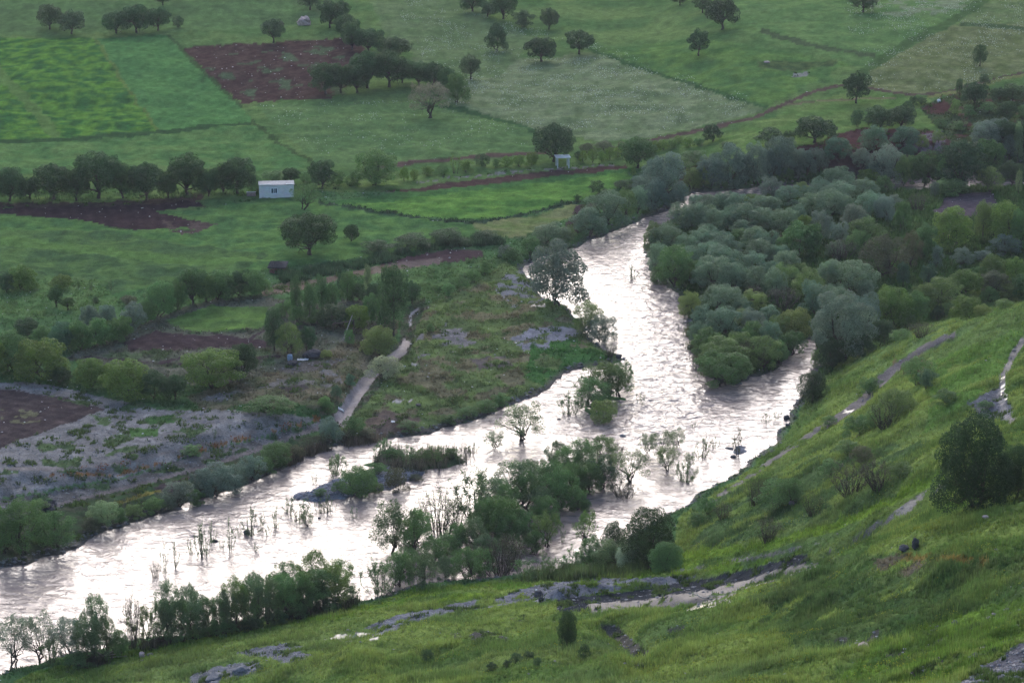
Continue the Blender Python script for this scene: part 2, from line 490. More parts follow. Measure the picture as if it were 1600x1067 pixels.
paint([(398, 163), (640, 160), (740, 180), (838, 208), (836, 236), (640, 256), (495, 256)], (.060, .115, .050), FIELD, col2=(.080, .14, .060), s=12, vis='valley')
band([(392, 190), (440, 225), (492, 256)], 5.4, (.04, .07, .03), FIELD, vis='valley')
paint([(640, 90), (760, 95), (880, 88), (935, 80), (1040, 118), (1205, 168), (1130, 192), (1015, 214), (950, 222), (838, 206), (740, 178), (700, 160)], (.085, .125, .070), FIELD, col2=(.125, .165, .105), s=8, vis='valley')
paint([(560, -40), (760, -40), (760, 30), (840, 60), (780, 120), (690, 120), (600, 50)], (.070, .115, .055), FIELD, col2=(.09, .135, .07), s=10, vis='valley')
band([(660, 162), (740, 176), (800, 192), (838, 207)], 6.8, (.03, .07, .032), FIELD, vis='valley')
band([(920, 76), (1000, 106), (1100, 138), (1200, 168)], 5.4, (.03, .068, .03), FIELD, vis='valley')
paint([(940, 78), (1100, 60), (1330, 100), (1250, 140), (1200, 166), (1040, 116)], (.048, .105, .04), FIELD, col2=(.075, .14, .045), s=9, vis='valley')
paint([(1080, -60), (1560, -60), (1480, 40), (1360, 105), (1250, 80), (1130, 40)], (.06, .12, .048), FIELD, col2=(.085, .15, .06), s=11, vis='valley')
paint([(1330, -10), (1540, -20), (1500, 20), (1380, 26)], (.12, .16, .11), FIELD, cover=.5, s=6, vis='valley')
paint([(1490, 38), (1800, 30), (1800, 112), (1600, 110), (1500, 135), (1438, 150), (1350, 136), (1362, 108)], (.078, .105, .048), FIELD, col2=(.115, .14, .078), s=5, vis='valley')
paint([(1520, 2), (1800, -20), (1800, 36), (1500, 38)], (.075, .12, .052), FIELD, col2=(.10, .14, .07), s=6, vis='valley')
band([(1600, -30), (1530, 5), (1480, 38), (1410, 72), (1360, 105), (1325, 132)], 12.2, (.045, .085, .035), FIELD, vis='valley')
band([(1800, 52), (1600, 44), (1500, 38)], 5.4, (.04, .07, .035), FIELD, vis='valley')
band([(1190, 48), (1230, 62), (1300, 78), (1370, 86)], 6.8, (.045, .07, .04), FIELD, vis='valley')
paint([(1180, 95), (1250, 96), (1308, 94), (1305, 104), (1240, 110), (1190, 108)], (.032, .06, .03), FIELD, col2=(.06, .09, .04), s=3, vis='valley')
paint([(1236, 114), (1262, 112), (1264, 121), (1240, 122)], (.16, .16, .15), GRAVEL, vis='valley')
# right middle field above the red bank
paint([(1060, 232), (1130, 210), (1240, 170), (1330, 140), (1400, 150), (1450, 155), (1470, 185), (1480, 206), (1340, 205), (1200, 242), (1130, 262), (1070, 258)], (.066, .125, .042), FIELD, col2=(.095, .15, .055), s=9, vis='valley')
band([(1230, 162), (1300, 158), (1400, 152)], 3, (.12, .10, .06), TRACK, vis='valley')
# tracks in the far fields
band([(590, 262), (640, 254), (700, 249), (780, 243), (860, 238)], 6, (.075, .048, .042), TRACK, vis='valley')
band([(1000, 222), (1100, 203), (1180, 184), (1225, 163), (1262, 146), (1310, 134)], 5.5, (.075, .050, .042), TRACK, jit=.5, vis='valley')
band([(1310, 133), (1370, 140), (1420, 148), (1470, 146), (1530, 130), (1600, 114), (1750, 90)], 4, (.07, .050, .042), TRACK, jit=.5, vis='valley')
band([(1450, 152), (1500, 143), (1560, 125), (1620, 116)], 5, (.11, .13, .06), FIELD, jit=.5, vis='valley')
# red bank and rubble
paint([(1238, 232), (1290, 220), (1310, 208), (1345, 200), (1480, 206), (1520, 232), (1480, 256), (1400, 256), (1330, 268), (1250, 262)], RED, MUD, col2=(.065, .034, .034), s=4, vis='valley')
paint([(1410, 210), (1470, 206), (1480, 232), (1440, 244), (1410, 230)], (.13, .11, .12), GRAVEL, cover=.7, s=2, vis='valley')
paint([(1436, 168), (1480, 150), (1560, 140), (1700, 150), (1700, 262), (1560, 262), (1500, 240), (1470, 205)], (.035, .058, .026), GROUND, col2=(.055, .075, .03), s=4, vis='valley')
paint([(1438, 168), (1475, 158), (1490, 170), (1478, 180), (1455, 180)], RED, MUD, vis='valley')
paint([(1460, 150), (1700, 130), (1700, 250), (1500, 230)], (.08, .042, .034), MUD, cover=.14, s=4, seed=9, vis='valley')
paint([(1060, 262), (1110, 258), (1110, 285), (1060, 290)], (.06, .036, .036), MUD, vis='valley')
# --- middle ground, left
paint([(-400, 330), (300, 330), (450, 305), (700, 345), (770, 350), (700, 388), (560, 405), (440, 418), (390, 424), (260, 440), (180, 470), (-400, 430)], (.044, .100, .042), FIELD, col2=(.070, .140, .048), s=8, jit=.5, vis='valley')
paint([(-400, 355), (160, 362), (420, 400), (380, 424), (240, 442), (150, 470), (-400, 425)], (.042, .082, .040), FIELD, col2=(.062, .115, .045), s=7, vis='valley')
band([(0, 375), (150, 392), (300, 408), (400, 405)], 13, (.068, .13, .045), FIELD, vis='valley')
paint([(-400, 425), (150, 440), (185, 470), (150, 495), (-400, 512)], (.070, .13, .045), GROUND, col2=(.09, .15, .052), s=7, vis='valley')
paint([(-50, 330), (60, 321), (225, 317), (300, 310), (320, 322), (238, 330), (300, 344), (350, 352), (270, 357), (210, 360), (120, 344)], SOIL, PLOUGH, col2=(.033, .021, .024), s=5, jit=.5, vis='valley', rows=(1.2, .9, .12))
paint([(255, 345), (345, 350), (300, 366), (270, 365)], (.07, .05, .045), PLOUGH, cover=.7, vis='valley')
band([(-60, 322), (60, 321), (200, 318), (320, 308)], 7, (.05, .038, .032), MUD, vis='valley')
paint([(500, 316), (600, 305), (730, 288), (970, 264), (990, 280), (960, 296), (900, 313), (820, 335), (738, 346), (640, 335)], (.050, .120, .034), FIELD, col2=(.082, .170, .044), s=9, jit=.5, vis='valley')
paint([(500, 316), (600, 304), (700, 290), (990, 262), (990, 268), (720, 300), (560, 320)], (.042, .105, .038), FIELD, vis='valley', jit=.6)
paint([(588, 300), (640, 296), (720, 283), (850, 268), (980, 258), (980, 265), (860, 276), (740, 291), (650, 300)], (.060, .036, .032), TRACK, vis='valley', jit=.6)
band([(640, 288), (730, 277), (830, 266), (960, 258)], 2.5, (.16, .15, .14), GRAVEL, cover=.6, s=2, vis='valley')
band([(498, 316), (590, 330), (680, 344), (735, 349), (820, 336), (905, 314)], 4.5, (.028, .048, .028), GROUND, vis='valley')
paint([(740, 350), (830, 338), (900, 318), (915, 330), (880, 345), (820, 372), (770, 372)], (.085, .125, .05), FIELD, col2=(.12, .14, .075), s=6, vis='valley')
paint([(900, 322), (940, 312), (925, 345), (890, 375), (885, 352)], (.05, .034, .036), MUD, vis='valley')
paint([(430, 420), (560, 405), (700, 385), (780, 372), (800, 395), (750, 392), (600, 412), (540, 425), (470, 440)], (.030, .068, .030), GROUND, col2=(.045, .09, .034), s=4, vis='valley')
# brown mud strip
paint([(408, 452), (440, 442), (500, 436), (550, 424), (620, 410), (690, 402), (690, 412), (620, 422), (560, 432), (500, 446), (440, 460), (410, 462)], (.070, .046, .030), MUD, col2=(.11, .085, .06), s=6, jit=.6, w=.12, vis='valley')
paint([(588, 414), (640, 400), (700, 390), (752, 390), (758, 402), (720, 408), (640, 418)], (.055, .036, .038), PLOUGH, vis='valley')
paint([(560, 432), (640, 420), (760, 404), (790, 410), (700, 470), (650, 470), (640, 440), (570, 440)], (.062, .110, .040), GROUND, col2=(.085, .14, .048), s=6, vis='valley')
# vegetable plots
paint([(100, 560), (200, 520), (240, 495), (330, 468), (420, 462), (440, 470), (620, 470), (600, 520), (520, 560), (440, 590), (400, 600), (250, 600)], (.080, .090, .060), GROUND, col2=(.10, .10, .075), s=6, vis='valley')
paint([(250, 500), (330, 480), (420, 480), (425, 508), (380, 520), (300, 520)], (.06, .11, .04), FIELD, col2=(.08, .15, .045), s=5, vis='valley')
paint([(160, 555), (260, 545), (420, 548), (430, 570), (330, 575), (200, 575)], (.065, .09, .045), GROUND, cover=.6, s=5, vis='valley')
paint([(190, 535), (240, 518), (330, 524), (420, 532), (425, 545), (350, 542), (260, 548), (200, 548)], (.052, .036, .036), PLOUGH, col2=(.040, .028, .031), s=3, vis='valley', rows=(.5, 2.6, .12))
for pl in ([(130, 558), (220, 565), (300, 570), (330, 566)], [(250, 566), (300, 556), (335, 545)], [(290, 572), (340, 560)], [(380, 535), (430, 508)], [(330, 520), (430, 545)], [(390, 560), (440, 556)]):
    band(pl, 3.5, (.045, .032, .036), PLOUGH, jit=.4, vis='valley')
# rough ground between the trees and the channel
paint([(290, 620), (400, 590), (500, 560), (560, 520), (625, 500), (600, 560), (540, 620), (510, 650), (400, 650), (330, 650)], (.075, .085, .045), GROUND, col2=(.12, .105, .070), s=6, vis='valley')
paint([(300, 625), (420, 600), (520, 575), (540, 600), (400, 630)], (.13, .12, .11), GRAVEL, cover=.35, s=7, vis='valley')
paint([(360, 635), (440, 625), (500, 640), (490, 656), (400, 660), (330, 655)], (.04, .085, .03), GROUND, cover=.8, s=5, vis='valley')
paint([(435, 606), (470, 600), (485, 606), (455, 618)], (.055, .048, .046), MUD, vis='valley')
paint([(430, 575), (480, 566), (545, 560), (520, 572), (460, 585)], (.09, .08, .07), GRAVEL, vis='valley')
# gravel terrace
paint([(-500, 588), (0, 598), (60, 598), (140, 615), (250, 640), (340, 640), (420, 645), (500, 655), (400, 684), (320, 704), (260, 725), (190, 745), (0, 778), (-500, 880)], (.140, .134, .130), GRAVEL, col2=(.190, .182, .178), s=7, jit=.6, vis='valley')
paint([(-400, 610), (0, 606), (100, 622), (165, 640), (120, 655), (60, 676), (0, 700), (-400, 780)], (.060, .046, .045), PLOUGH, col2=(.040, .032, .034), s=4, vis='valley', rows=(1.0, 2.6, .1))
paint([(0, 640), (60, 636), (60, 660), (0, 664)], (.10, .10, .06), PLOUGH, cover=.3, s=3, vis='valley')
paint([(60, 615), (345, 640), (350, 660), (180, 740), (0, 740), (100, 660), (150, 640)], (.068, .10, .045), GROUND, cover=.22, s=6, seed=2, vis='valley')
paint([(198, 670), (215, 668), (250, 670), (248, 681), (205, 682)], (.06, .115, .035), GROUND, vis='valley')
paint([(230, 655), (268, 648), (270, 660), (235, 663)], (.05, .10, .035), GROUND, vis='valley')
band([(0, 733), (120, 732), (200, 720), (300, 698), (400, 674)], 5, (.17, .15, .14), TRACK, vis='valley')
band([(60, 745), (180, 740), (260, 720), (340, 695), (450, 668), (500, 655)], 5, (.19, .10, .045), GROUND, cover=.45, s=3, vis='valley')
paint([(-500, 880), (0, 780), (120, 762), (200, 745), (260, 726), (320, 706), (400, 686), (500, 658), (515, 668), (440, 692), (340, 724), (180, 768), (60, 800), (-500, 960)], (.075, .072, .070), GRAVEL, col2=(.120, .115, .112), s=2.5, jit=.5, vis='valley')
paint([(-300, 830), (0, 785), (200, 748), (320, 708), (500, 660), (515, 668), (340, 724), (60, 800), (-300, 880)], (.045, .075, .035), GROUND, cover=.25, s=4, seed=6, vis='valley')
paint([(-500, 960), (60, 800), (180, 768), (340, 726), (480, 682), (540, 680), (460, 720), (330, 770), (200, 822), (100, 868), (-500, 1050)], (.050, .055, .036), MUD, col2=(.038, .065, .030), s=3, vis='valley')
band([(500, 668), (430, 692), (340, 724), (260, 745), (180, 766), (60, 796), (-60, 830)], (7, 5), (.14, .12, .115), TRACK, jit=.35, vis='valley')
band([(170, 790), (215, 775), (300, 752), (330, 742)], 5, (.13, .12, .035), GROUND, vis='valley')
paint([(240, 760), (290, 745), (330, 735), (330, 760), (270, 775)], (.050, .040, .042), MUD, vis='valley')
paint([(60, 785), (86, 782), (90, 798), (62, 800)], (.035, .035, .042), MUD, vis='valley')
# flood plain between channel and river
paint([(520, 660), (560, 590), (640, 520), (655, 482), (700, 460), (790, 408), (820, 420), (850, 470), (905, 500), (970, 565), (880, 585), (860, 612), (740, 656), (650, 682), (540, 692)], (.075, .105, .042), GROUND, col2=(.105, .145, .050), s=6, jit=.5, vis='valley')
paint([(590, 640), (640, 560), (700, 560), (800, 560), (830, 600), (760, 630), (660, 660), (560, 680)], (.122, .112, .068), GROUND, cover=.42, col2=(.100, .096, .056), s=7, seed=3, vis='valley')
paint([(640, 500), (760, 430), (860, 470), (940, 540), (800, 580), (660, 590)], (.13, .12, .07), GROUND, cover=.25, s=6, seed=5, vis='valley')
paint([(800, 530), (830, 512), (890, 510), (905, 522), (870, 545), (820, 548)], (.17, .17, .19), GRAVEL, cover=.85, s=4, vis='valley')
paint([(650, 520), (720, 500), (780, 520), (720, 548), (650, 560)], (.15, .14, .14), GRAVEL, cover=.3, s=5, vis='valley')
paint([(790, 430), (830, 420), (850, 470), (800, 480), (770, 450)], (.15, .15, .16), GRAVEL, cover=.5, s=4, vis='valley')
paint([(735, 560), (790, 556), (800, 572), (745, 578)], (.10, .085, .080), MUD, cover=.7, s=3, vis='valley')
paint([(830, 540), (900, 530), (960, 560), (880, 580), (850, 605), (820, 590)], (.045, .105, .030), GROUND, cover=.8, s=5, vis='valley')
paint([(570, 660), (600, 640), (660, 655), (640, 674), (590, 680)], (.12, .092, .072), MUD, col2=(.09, .07, .06), s=4, vis='valley')
band([(525, 690), (600, 684), (680, 670), (742, 652), (800, 630), (862, 604), (885, 582), (960, 568)], 8, (.060, .060, .056), MUD, cover=.75, s=2.5, vis='valley')
paint([(610, 622), (625, 625), (646, 622), (642, 629), (615, 629)], (.16, .16, .17), WETZ, cover=.5, s=2, w=.3, vis='valley', jit=.3)
paint([(640, 566), (654, 568), (652, 573), (640, 572)], (.16, .16, .17), WETZ, cover=.5, s=2, w=.3, vis='valley', jit=.3)
paint([(828, 474), (852, 474), (852, 480), (830, 480)], (.12, .12, .12), WETZ, cover=.7, s=2, w=.5, vis='valley', jit=.3)
paint([(660, 470), (700, 462), (760, 430), (795, 406), (780, 400), (700, 440), (655, 475)], (.040, .075, .028), GROUND, col2=(.06, .10, .035), s=3, vis='valley')
# channel
band([(660, 470), (640, 500), (634, 535), (612, 560), (600, 580), (560, 622), (522, 662)], 26, (.05, .075, .036), GROUND, col2=(.08, .075, .055), s=3, vis='valley')
band([(656, 480), (641, 492), (640, 510)], 4, (.15, .14, .15), WETZ, w=.35, jit=.4, vis='valley')
band([(637, 532), (628, 548), (612, 562), (600, 572)], (15, 17), (.12, .10, .11), WETZ, w=.35, jit=.25, vis='valley')
band([(586, 580), (570, 598), (552, 622), (538, 645), (528, 662)], (17, 24), (.15, .13, .14), WETZ, w=.32, jit=.25, vis='valley')
# isles
for poly, z in (([(440, 790), (470, 760), (600, 725), (680, 728), (660, 750), (560, 785), (480, 795)], GRAVEL), ([(1130, 690), (1175, 690), (1175, 715), (1130, 715)], GRAVEL)):
    paint(poly, (.10, .105, .125), z, col2=(.19, .195, .22), s=1.5, vis='valley')
paint([(575, 730), (600, 705), (735, 705), (740, 722), (690, 736), (600, 738)], (.045, .07, .03), MUD, vis='valley')
band([(545, 742), (580, 732), (610, 734)], 7, (.07, .13, .025), GROUND, vis='valley')
# wood on the other side
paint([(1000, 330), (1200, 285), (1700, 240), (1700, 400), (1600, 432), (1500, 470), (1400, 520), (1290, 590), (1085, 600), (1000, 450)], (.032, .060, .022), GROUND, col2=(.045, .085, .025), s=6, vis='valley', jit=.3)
paint([(1240, 410), (1300, 396), (1300, 425), (1250, 432)], (.045, .115, .022), GROUND, vis='valley')
paint([(1360, 420), (1500, 390), (1500, 440), (1460, 450), (1380, 462)], (.045, .115, .025), GROUND, col2=(.06, .13, .03), s=4, vis='valley')
paint([(1455, 330), (1480, 306), (1550, 300), (1560, 325), (1520, 340), (1470, 345)], (.075, .058, .066), PLOUGH, vis='valley', rows=(.9, 1.8, .2))
paint([(1455, 290), (1480, 296), (1465, 325), (1450, 320)], (.065, .13, .03), GROUND, vis='valley')

# --- hillside
hm = np.where(ghd > 0)[0]
t = fbm(gx[hm], gy[hm], 14, 611, 4)[:, None]; t2 = fbm(gx[hm], gy[hm], 4, 612, 3)[:, None]; t3 = fbm(gx[hm], gy[hm], 30, 615, 2)[:, None]
hc = C(.070, .116, .030) * (1 - sstep(-.2, .2, t)) + C(.128, .172, .042) * sstep(-.2, .2, t)
hc = hc * (1 - .45 * sstep(.0, .35, t3)) + C(.085, .125, .050) * .45 * sstep(.0, .35, t3)
rg = sstep(-.15, .35, fbm(gx[hm], gy[hm], 26, 41) - .35 * np.abs(noise(gx[hm], gy[hm], 12, 47)))[:, None]     # crests painted yellower and lighter, as drier grass and as sunlit ridges
hc = hc * (1 - .75 * rg) + C(.132, .178, .044) * .75 * rg
alb[hm] = hc * 1.06 * (1 + .35 * t2); zid[hm] = HILL
def hp(pts, *a, **k): paint(pts, *a, vis='hill', **k)
def hb(pts, wid, *a, **k): band(pts, wid, *a, vis='hill', **k)
hp([(0, 1030), (250, 985), (560, 925), (800, 890), (1050, 872), (1250, 850), (1250, 885), (900, 915), (620, 950), (350, 1000), (0, 1067)], (.115, .175, .026), HILL, cover=.6, col2=(.085, .15, .026), s=6)
hp([(1150, 900), (1300, 870), (1420, 862), (1600, 872), (1600, 960), (1420, 985), (1250, 1020), (1180, 960)], (.055, .100, .030), HILL, cover=.75, col2=(.085, .120, .040), s=8)
hp([(1170, 965), (1300, 905), (1400, 900), (1520, 930), (1580, 960), (1420, 995), (1250, 1010)], (.050, .086, .028), HILL, cover=.6, col2=(.068, .108, .032), s=6)  # darker green painted in as the shade of the hollow behind the mound
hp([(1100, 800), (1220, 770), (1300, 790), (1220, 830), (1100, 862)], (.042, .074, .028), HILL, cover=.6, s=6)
hb([(1400, 872), (1470, 874), (1540, 882)], 10, (.17, .13, .04), HILL, cover=.7, s=5)
hp([(1360, 870), (1420, 868), (1460, 885), (1420, 900), (1370, 890)], (.11, .095, .065), HILL, cover=.5, s=4)
hb([(1060, 872), (1180, 856), (1300, 826), (1400, 780), (1480, 740)], 12, (.120, .190, .028), HILL, s=5)
hp([(1080, 790), (1200, 750), (1300, 700), (1450, 690), (1400, 780), (1250, 830), (1080, 860)], (.060, .098, .036), HILL, cover=.5, s=7)
hp([(1300, 560), (1480, 500), (1600, 480), (1600, 500), (1480, 550), (1380, 590)], (.11, .165, .055), HILL, cover=.6, s=5)
hp([(1460, 560), (1600, 510), (1600, 560), (1500, 640), (1440, 690)], (.085, .15, .035), HILL, cover=.7, s=7)
hp([(1390, 555), (1440, 560), (1470, 575), (1440, 590), (1400, 580)], (.13, .11, .055), HILL, cover=.55, s=5)
PATH = (.100, .088, .090)
hb([(1495, 522), (1450, 540), (1400, 575), (1370, 600)], (9, 15), PATH, TRACK, jit=.5, w=.15)
hb([(1362, 612), (1345, 630), (1320, 645), (1290, 664)], (16, 12), PATH, TRACK, jit=.5, w=.15)
hb([(1292, 662), (1270, 676), (1250, 690), (1215, 712), (1180, 738), (1140, 765), (1090, 795)], (9, 5), (.085, .078, .075), TRACK, cover=.6, s=3, jit=.5, w=.2)
hp([(1316, 640), (1334, 636), (1330, 645), (1318, 648)], (.13, .12, .12), WETZ, w=.6, cover=.5, s=2)
hp([(1283, 662), (1296, 660), (1292, 668), (1282, 668)], (.13, .12, .12), WETZ, w=.6, cover=.5, s=2)
hb([(1600, 528), (1580, 560), (1566, 590), (1562, 620), (1570, 645), (1582, 660)], (9, 12), (.10, .095, .095), TRACK, jit=.6, w=.25)
hb([(1568, 590), (1565, 612), (1572, 625)], 7, (.18, .18, .18), WETZ, w=.8, cover=.6, s=2)
hp([(1508, 632), (1530, 620), (1560, 606), (1572, 625), (1584, 642), (1575, 656), (1530, 652), (1522, 640)], (.085, .090, .105), GRAVEL, col2=(.12, .12, .135), s=2.5)
hb([(1482, 755), (1440, 775), (1400, 805)], (4, 16), (.12, .115, .11), TRACK, jit=.7, w=.25, cover=.75, s=3)
hb([(1395, 806), (1330, 848), (1290, 860)], 9, (.11, .105, .10), TRACK, jit=.7, w=.2, cover=.45, s=3)
hb([(1262, 871), (1180, 894), (1100, 914), (1000, 932), (920, 943), (870, 942)], (14, 26), (.034, .037, .042), MUD, jit=.5)
hb([(1275, 880), (1230, 893), (1180, 908), (1140, 920)], (8, 17), (.085, .075, .075), WETZ, jit=1.6, w=.34, cover=.85, s=2)
hb([(1145, 922), (1080, 936), (1000, 944), (920, 952)], (20, 15), (.080, .070, .072), WETZ, jit=1.6, w=.34, cover=.88, s=2)
hb([(1140, 940), (1095, 947), (1070, 952)], 7, (.13, .12, .12), WETZ, jit=.8, w=.85, cover=.7, s=3)
hp([(560, 985), (620, 960), (700, 945), (780, 932), (830, 918), (900, 905), (1010, 903), (1090, 900), (1060, 912), (960, 922), (880, 935), (800, 945), (700, 958), (640, 975), (600, 990), (540, 1000)], (.115, .118, .135), GRAVEL, col2=(.165, .165, .18), s=4, cover=.85)
hb([(1280, 850), (1200, 866), (1120, 880), (1050, 893)], 5, (.15, .14, .13), TRACK, cover=.6, s=4)
hp([(505, 1000), (525, 992), (560, 988), (600, 990), (590, 998), (540, 1003)], (.12, .12, .11), WETZ, w=.6, cover=.5, s=3)
for q in ([(310, 1050), (340, 1040), (380, 1042), (372, 1058), (330, 1064)], [(355, 1038), (400, 1032), (412, 1046), (370, 1056)], [(420, 1025), (470, 1018), (490, 1026), (440, 1036)], [(300, 1050), (350, 1058), (330, 1080), (290, 1075)], [(370, 1020), (440, 1005), (480, 1010), (420, 1028)]):
    hp(q, (.10, .105, .118), GRAVEL, col2=(.15, .15, .16), s=2, jit=.6)
hp([(935, 975), (965, 976), (990, 1000), (1015, 1022), (1008, 1034), (985, 1022), (965, 1005)], (.050, .048, .046), MUD, col2=(.075, .07, .06), s=3)
hp([(975, 1028), (1010, 1036), (1030, 1052), (1000, 1052)], (.09, .085, .085), MUD, cover=.6, s=2)
for q in ([(700, 990), (720, 986), (725, 996), (702, 998)], [(790, 965), (822, 962), (818, 970), (795, 972)], [(725, 990), (770, 985), (800, 1000), (740, 1002)], [(1040, 985), (1070, 978), (1062, 994)], [(1370, 985), (1300, 1000), (1380, 1015)]):
    hp(q, (.07, .068, .06), MUD, cover=.6, s=2)
hp([(1380, 1000), (1600, 930), (1600, 1000), (1480, 1067), (1300, 1067)], (.10, .165, .028), HILL, cover=.8, col2=(.07, .12, .025), s=3)
hp([(1380, 1010), (1600, 950), (1600, 1010), (1440, 1060), (1380, 1040)], (.045, .042, .048), MUD, cover=.22, s=2.5, seed=7)
hb([(1390, 1003), (1440, 994), (1470, 985)], 5, (.09, .08, .075), MUD, cover=.7, s=2)
hp([(1480, 1080), (1530, 1048), (1600, 1005), (1700, 950), (1700, 1150), (1480, 1150)], (.075, .072, .082), GRAVEL, col2=(.11, .105, .115), s=2)

# bare bank where land meets water
sh = (gd > -1.5) & (gd < 1.6) & (ghd <= 1.5)
k = sstep(1.6, .2, gd[sh])[:, None] * (.6 + .4 * sstep(-.2, .3, noise(gx[sh], gy[sh], 3, 900)))[:, None]
alb[sh] = alb[sh] * (1 - k) + C(.055, .050, .044) * k
wet[sh] = np.maximum(wet[sh], .25 * k[:, 0])
alb = np.clip(alb, .006, .6)

relief = np.where(zid == FIELD, .03, np.where(zid == GRAVEL, .22, np.where(zid == WETZ, .02, np.where(zid == HILL, .22, .16)))) * (1 - .8 * wet)
alb[zid == FIELD] *= C(1.13, 1.06, .86)
# small relief: furrows, clods and stones
rough = np.where(zid == GRAVEL, .09, np.where(zid == PLOUGH, .07, np.where(zid == FIELD, .05, np.where(zid == WETZ, .0, np.where(zid == TRACK, .03, .12)))))
near = sstep(1000, 500, gy)
gz = gz + near * (gd > .5) * rough * (noise(gx, gy, 1.3, 701) + .7 * noise(gx, gy, .7, 702)) * 1.6
gz = gz + near * (zid == FIELD) * (.5 * noise(gx * .5 + gy * .3, gy, 5.5, 703) + .25 * noise(gx * .6 + gy * .2, gy, 2.4, 704))

V = np.stack([gx, gy, gz], 1)
ii = np.arange((ny - 1) * (nx - 1)); r_, c_ = ii // (nx - 1), ii % (nx - 1)
v0 = r_ * nx + c_
FQ = np.stack([v0, v0 + 1, v0 + nx + 1, v0 + nx], 1)
fz = zid[FQ[:, 0]]
alb4 = np.concatenate([alb, np.ones((len(alb), 1))], 1)
for z in range(8):
    f = FQ[fz == z]
    if not len(f): continue
    u, inv = np.unique(f.ravel(), return_inverse=True)
    nm, lab = ZN[z]
    me = mesh_np(nm, V[u], inv.reshape(-1, 4), M_GROUND, True, {'alb': ('FLOAT_COLOR', alb4[u]), 'wet': ('FLOAT', wet[u]), 'relief': ('FLOAT', relief[u])})
    tag(link(bpy.data.objects.new(nm, me)), lab, nm.replace('_', ' '), kind='structure')

# ------------------------------------------------------------------ the river surface
wy0, wy1 = RIVER_W[:, 1].min() - 10, min(RIVER_W[:, 1].max() + 10, 800)
ti = np.concatenate([[-.6, -.4, -.25], np.arange(-0.195, 0.1955, 2.6 / F), [.25, .4, .6]])
yi = (1 / np.arange(1 / wy1, 1 / wy0, 2.2 / (F * H)))[::-1]
WX = ti[None, :] * (yi[:, None] + 60); WY = np.repeat(yi[:, None], len(ti), 1)
wx, wy_ = WX.ravel(), WY.ravel()
wi = inside(wx, wy_, RIVER_W); wdist = line_dist(wx, wy_, RIVER_W, True)
keep = wi | (wdist < 6)
wpx, wpy, _ = project(wx, wy_, 0 * wx)
rap = np.exp(-(((wpx - 1045) / 70) ** 2 + ((wpy - 545) / 110) ** 2)) + .8 * np.exp(-(((wpx - 990) / 120) ** 2 + ((wpy - 650) / 40) ** 2)) + .55 * np.exp(-(((wpx - 340) / 90) ** 2 + ((wpy - 825) / 28) ** 2)) + .4 * np.exp(-(((wpx - 1000) / 60) ** 2 + ((wpy - 400) / 50) ** 2))
chop = np.clip(.24 + .8 * rap + .10 * fbm(wx + wy_ * .5, wy_ * 1.5, 16, 801) + .12 * noise(wx, wy_, 4, 802), .06, 1)
wz = chop * (.26 * (1 - np.abs(noise(wx * .8 + wy_ * .35, wy_ * 1.3, 3.4, 811)) * 2) + .14 * (1 - np.abs(noise(wx * .9 + wy_ * .2, wy_ * 1.2, 1.7, 812)) * 2) + .05 * noise(wx, wy_, .9, 814)) + .02 * noise(wx, wy_, 5, 813)
nxw = len(ti); jj = np.arange((len(yi) - 1) * (nxw - 1)); v0 = (jj // (nxw - 1)) * nxw + jj % (nxw - 1)
FW = np.stack([v0, v0 + 1, v0 + nxw + 1, v0 + nxw], 1)
FW = FW[keep[FW].all(1)]
u, inv = np.unique(FW.ravel(), return_inverse=True)
me = mesh_np('river', np.stack([wx, wy_, wz], 1)[u], inv.reshape(-1, 4), M_WATER, True, {'chop': ('FLOAT', chop[u])})
tag(link(bpy.data.objects.new('river', me)), 'silty river shining pale pink and white between its banks', 'river', kind='structure')
# ------------------------------------------------------------------ plant materials
def mat_leaf(name='leaves', trans=0.42, rough=0.65):
    m, n, l, out = nt(name)
    oi = n.new('ShaderNodeObjectInfo')
    at = n.new('ShaderNodeAttribute'); at.attribute_name = 'lv'
    tc = n.new('ShaderNodeNewGeometry')
    ns = n.new('ShaderNodeTexNoise'); ns.inputs['Scale'].default_value = 0.45; ns.inputs['Detail'].default_value = 2
    l.new(tc.outputs['Position'], ns.inputs['Vector'])
    r = n.new('ShaderNodeMapRange'); r.inputs['From Min'].default_value = .3; r.inputs['From Max'].default_value = .7
    r.inputs['To Min'].default_value = .75; r.inputs['To Max'].default_value = 1.25
    l.new(ns.outputs[0], r.inputs['Value'])
    lv = n.new('ShaderNodeMapRange'); lv.inputs['To Min'].default_value = .55; lv.inputs['To Max'].default_value = 1.5
    l.new(at.outputs['Fac'], lv.inputs['Value'])
    mu = n.new('ShaderNodeMath'); mu.operation = 'MULTIPLY'
    l.new(r.outputs[0], mu.inputs[0]); l.new(lv.outputs[0], mu.inputs[1])
    vm = n.new('ShaderNodeVectorMath'); vm.operation = 'SCALE'
    l.new(oi.outputs['Color'], vm.inputs[0]); l.new(mu.outputs[0], vm.inputs['Scale'])
    d = n.new('ShaderNodeBsdfPrincipled'); d.inputs['Roughness'].default_value = rough; d.inputs['Specular IOR Level'].default_value = .25
    t = n.new('ShaderNodeBsdfTranslucent')
    l.new(vm.outputs[0], d.inputs['Base Color']); l.new(vm.outputs[0], t.inputs['Color'])
    mx = n.new('ShaderNodeMixShader'); mx.inputs[0].default_value = trans
    l.new(d.outputs[0], mx.inputs[1]); l.new(t.outputs[0], mx.inputs[2]); l.new(mx.outputs[0], out.inputs[0])
    return m
M_LEAF = mat_leaf()

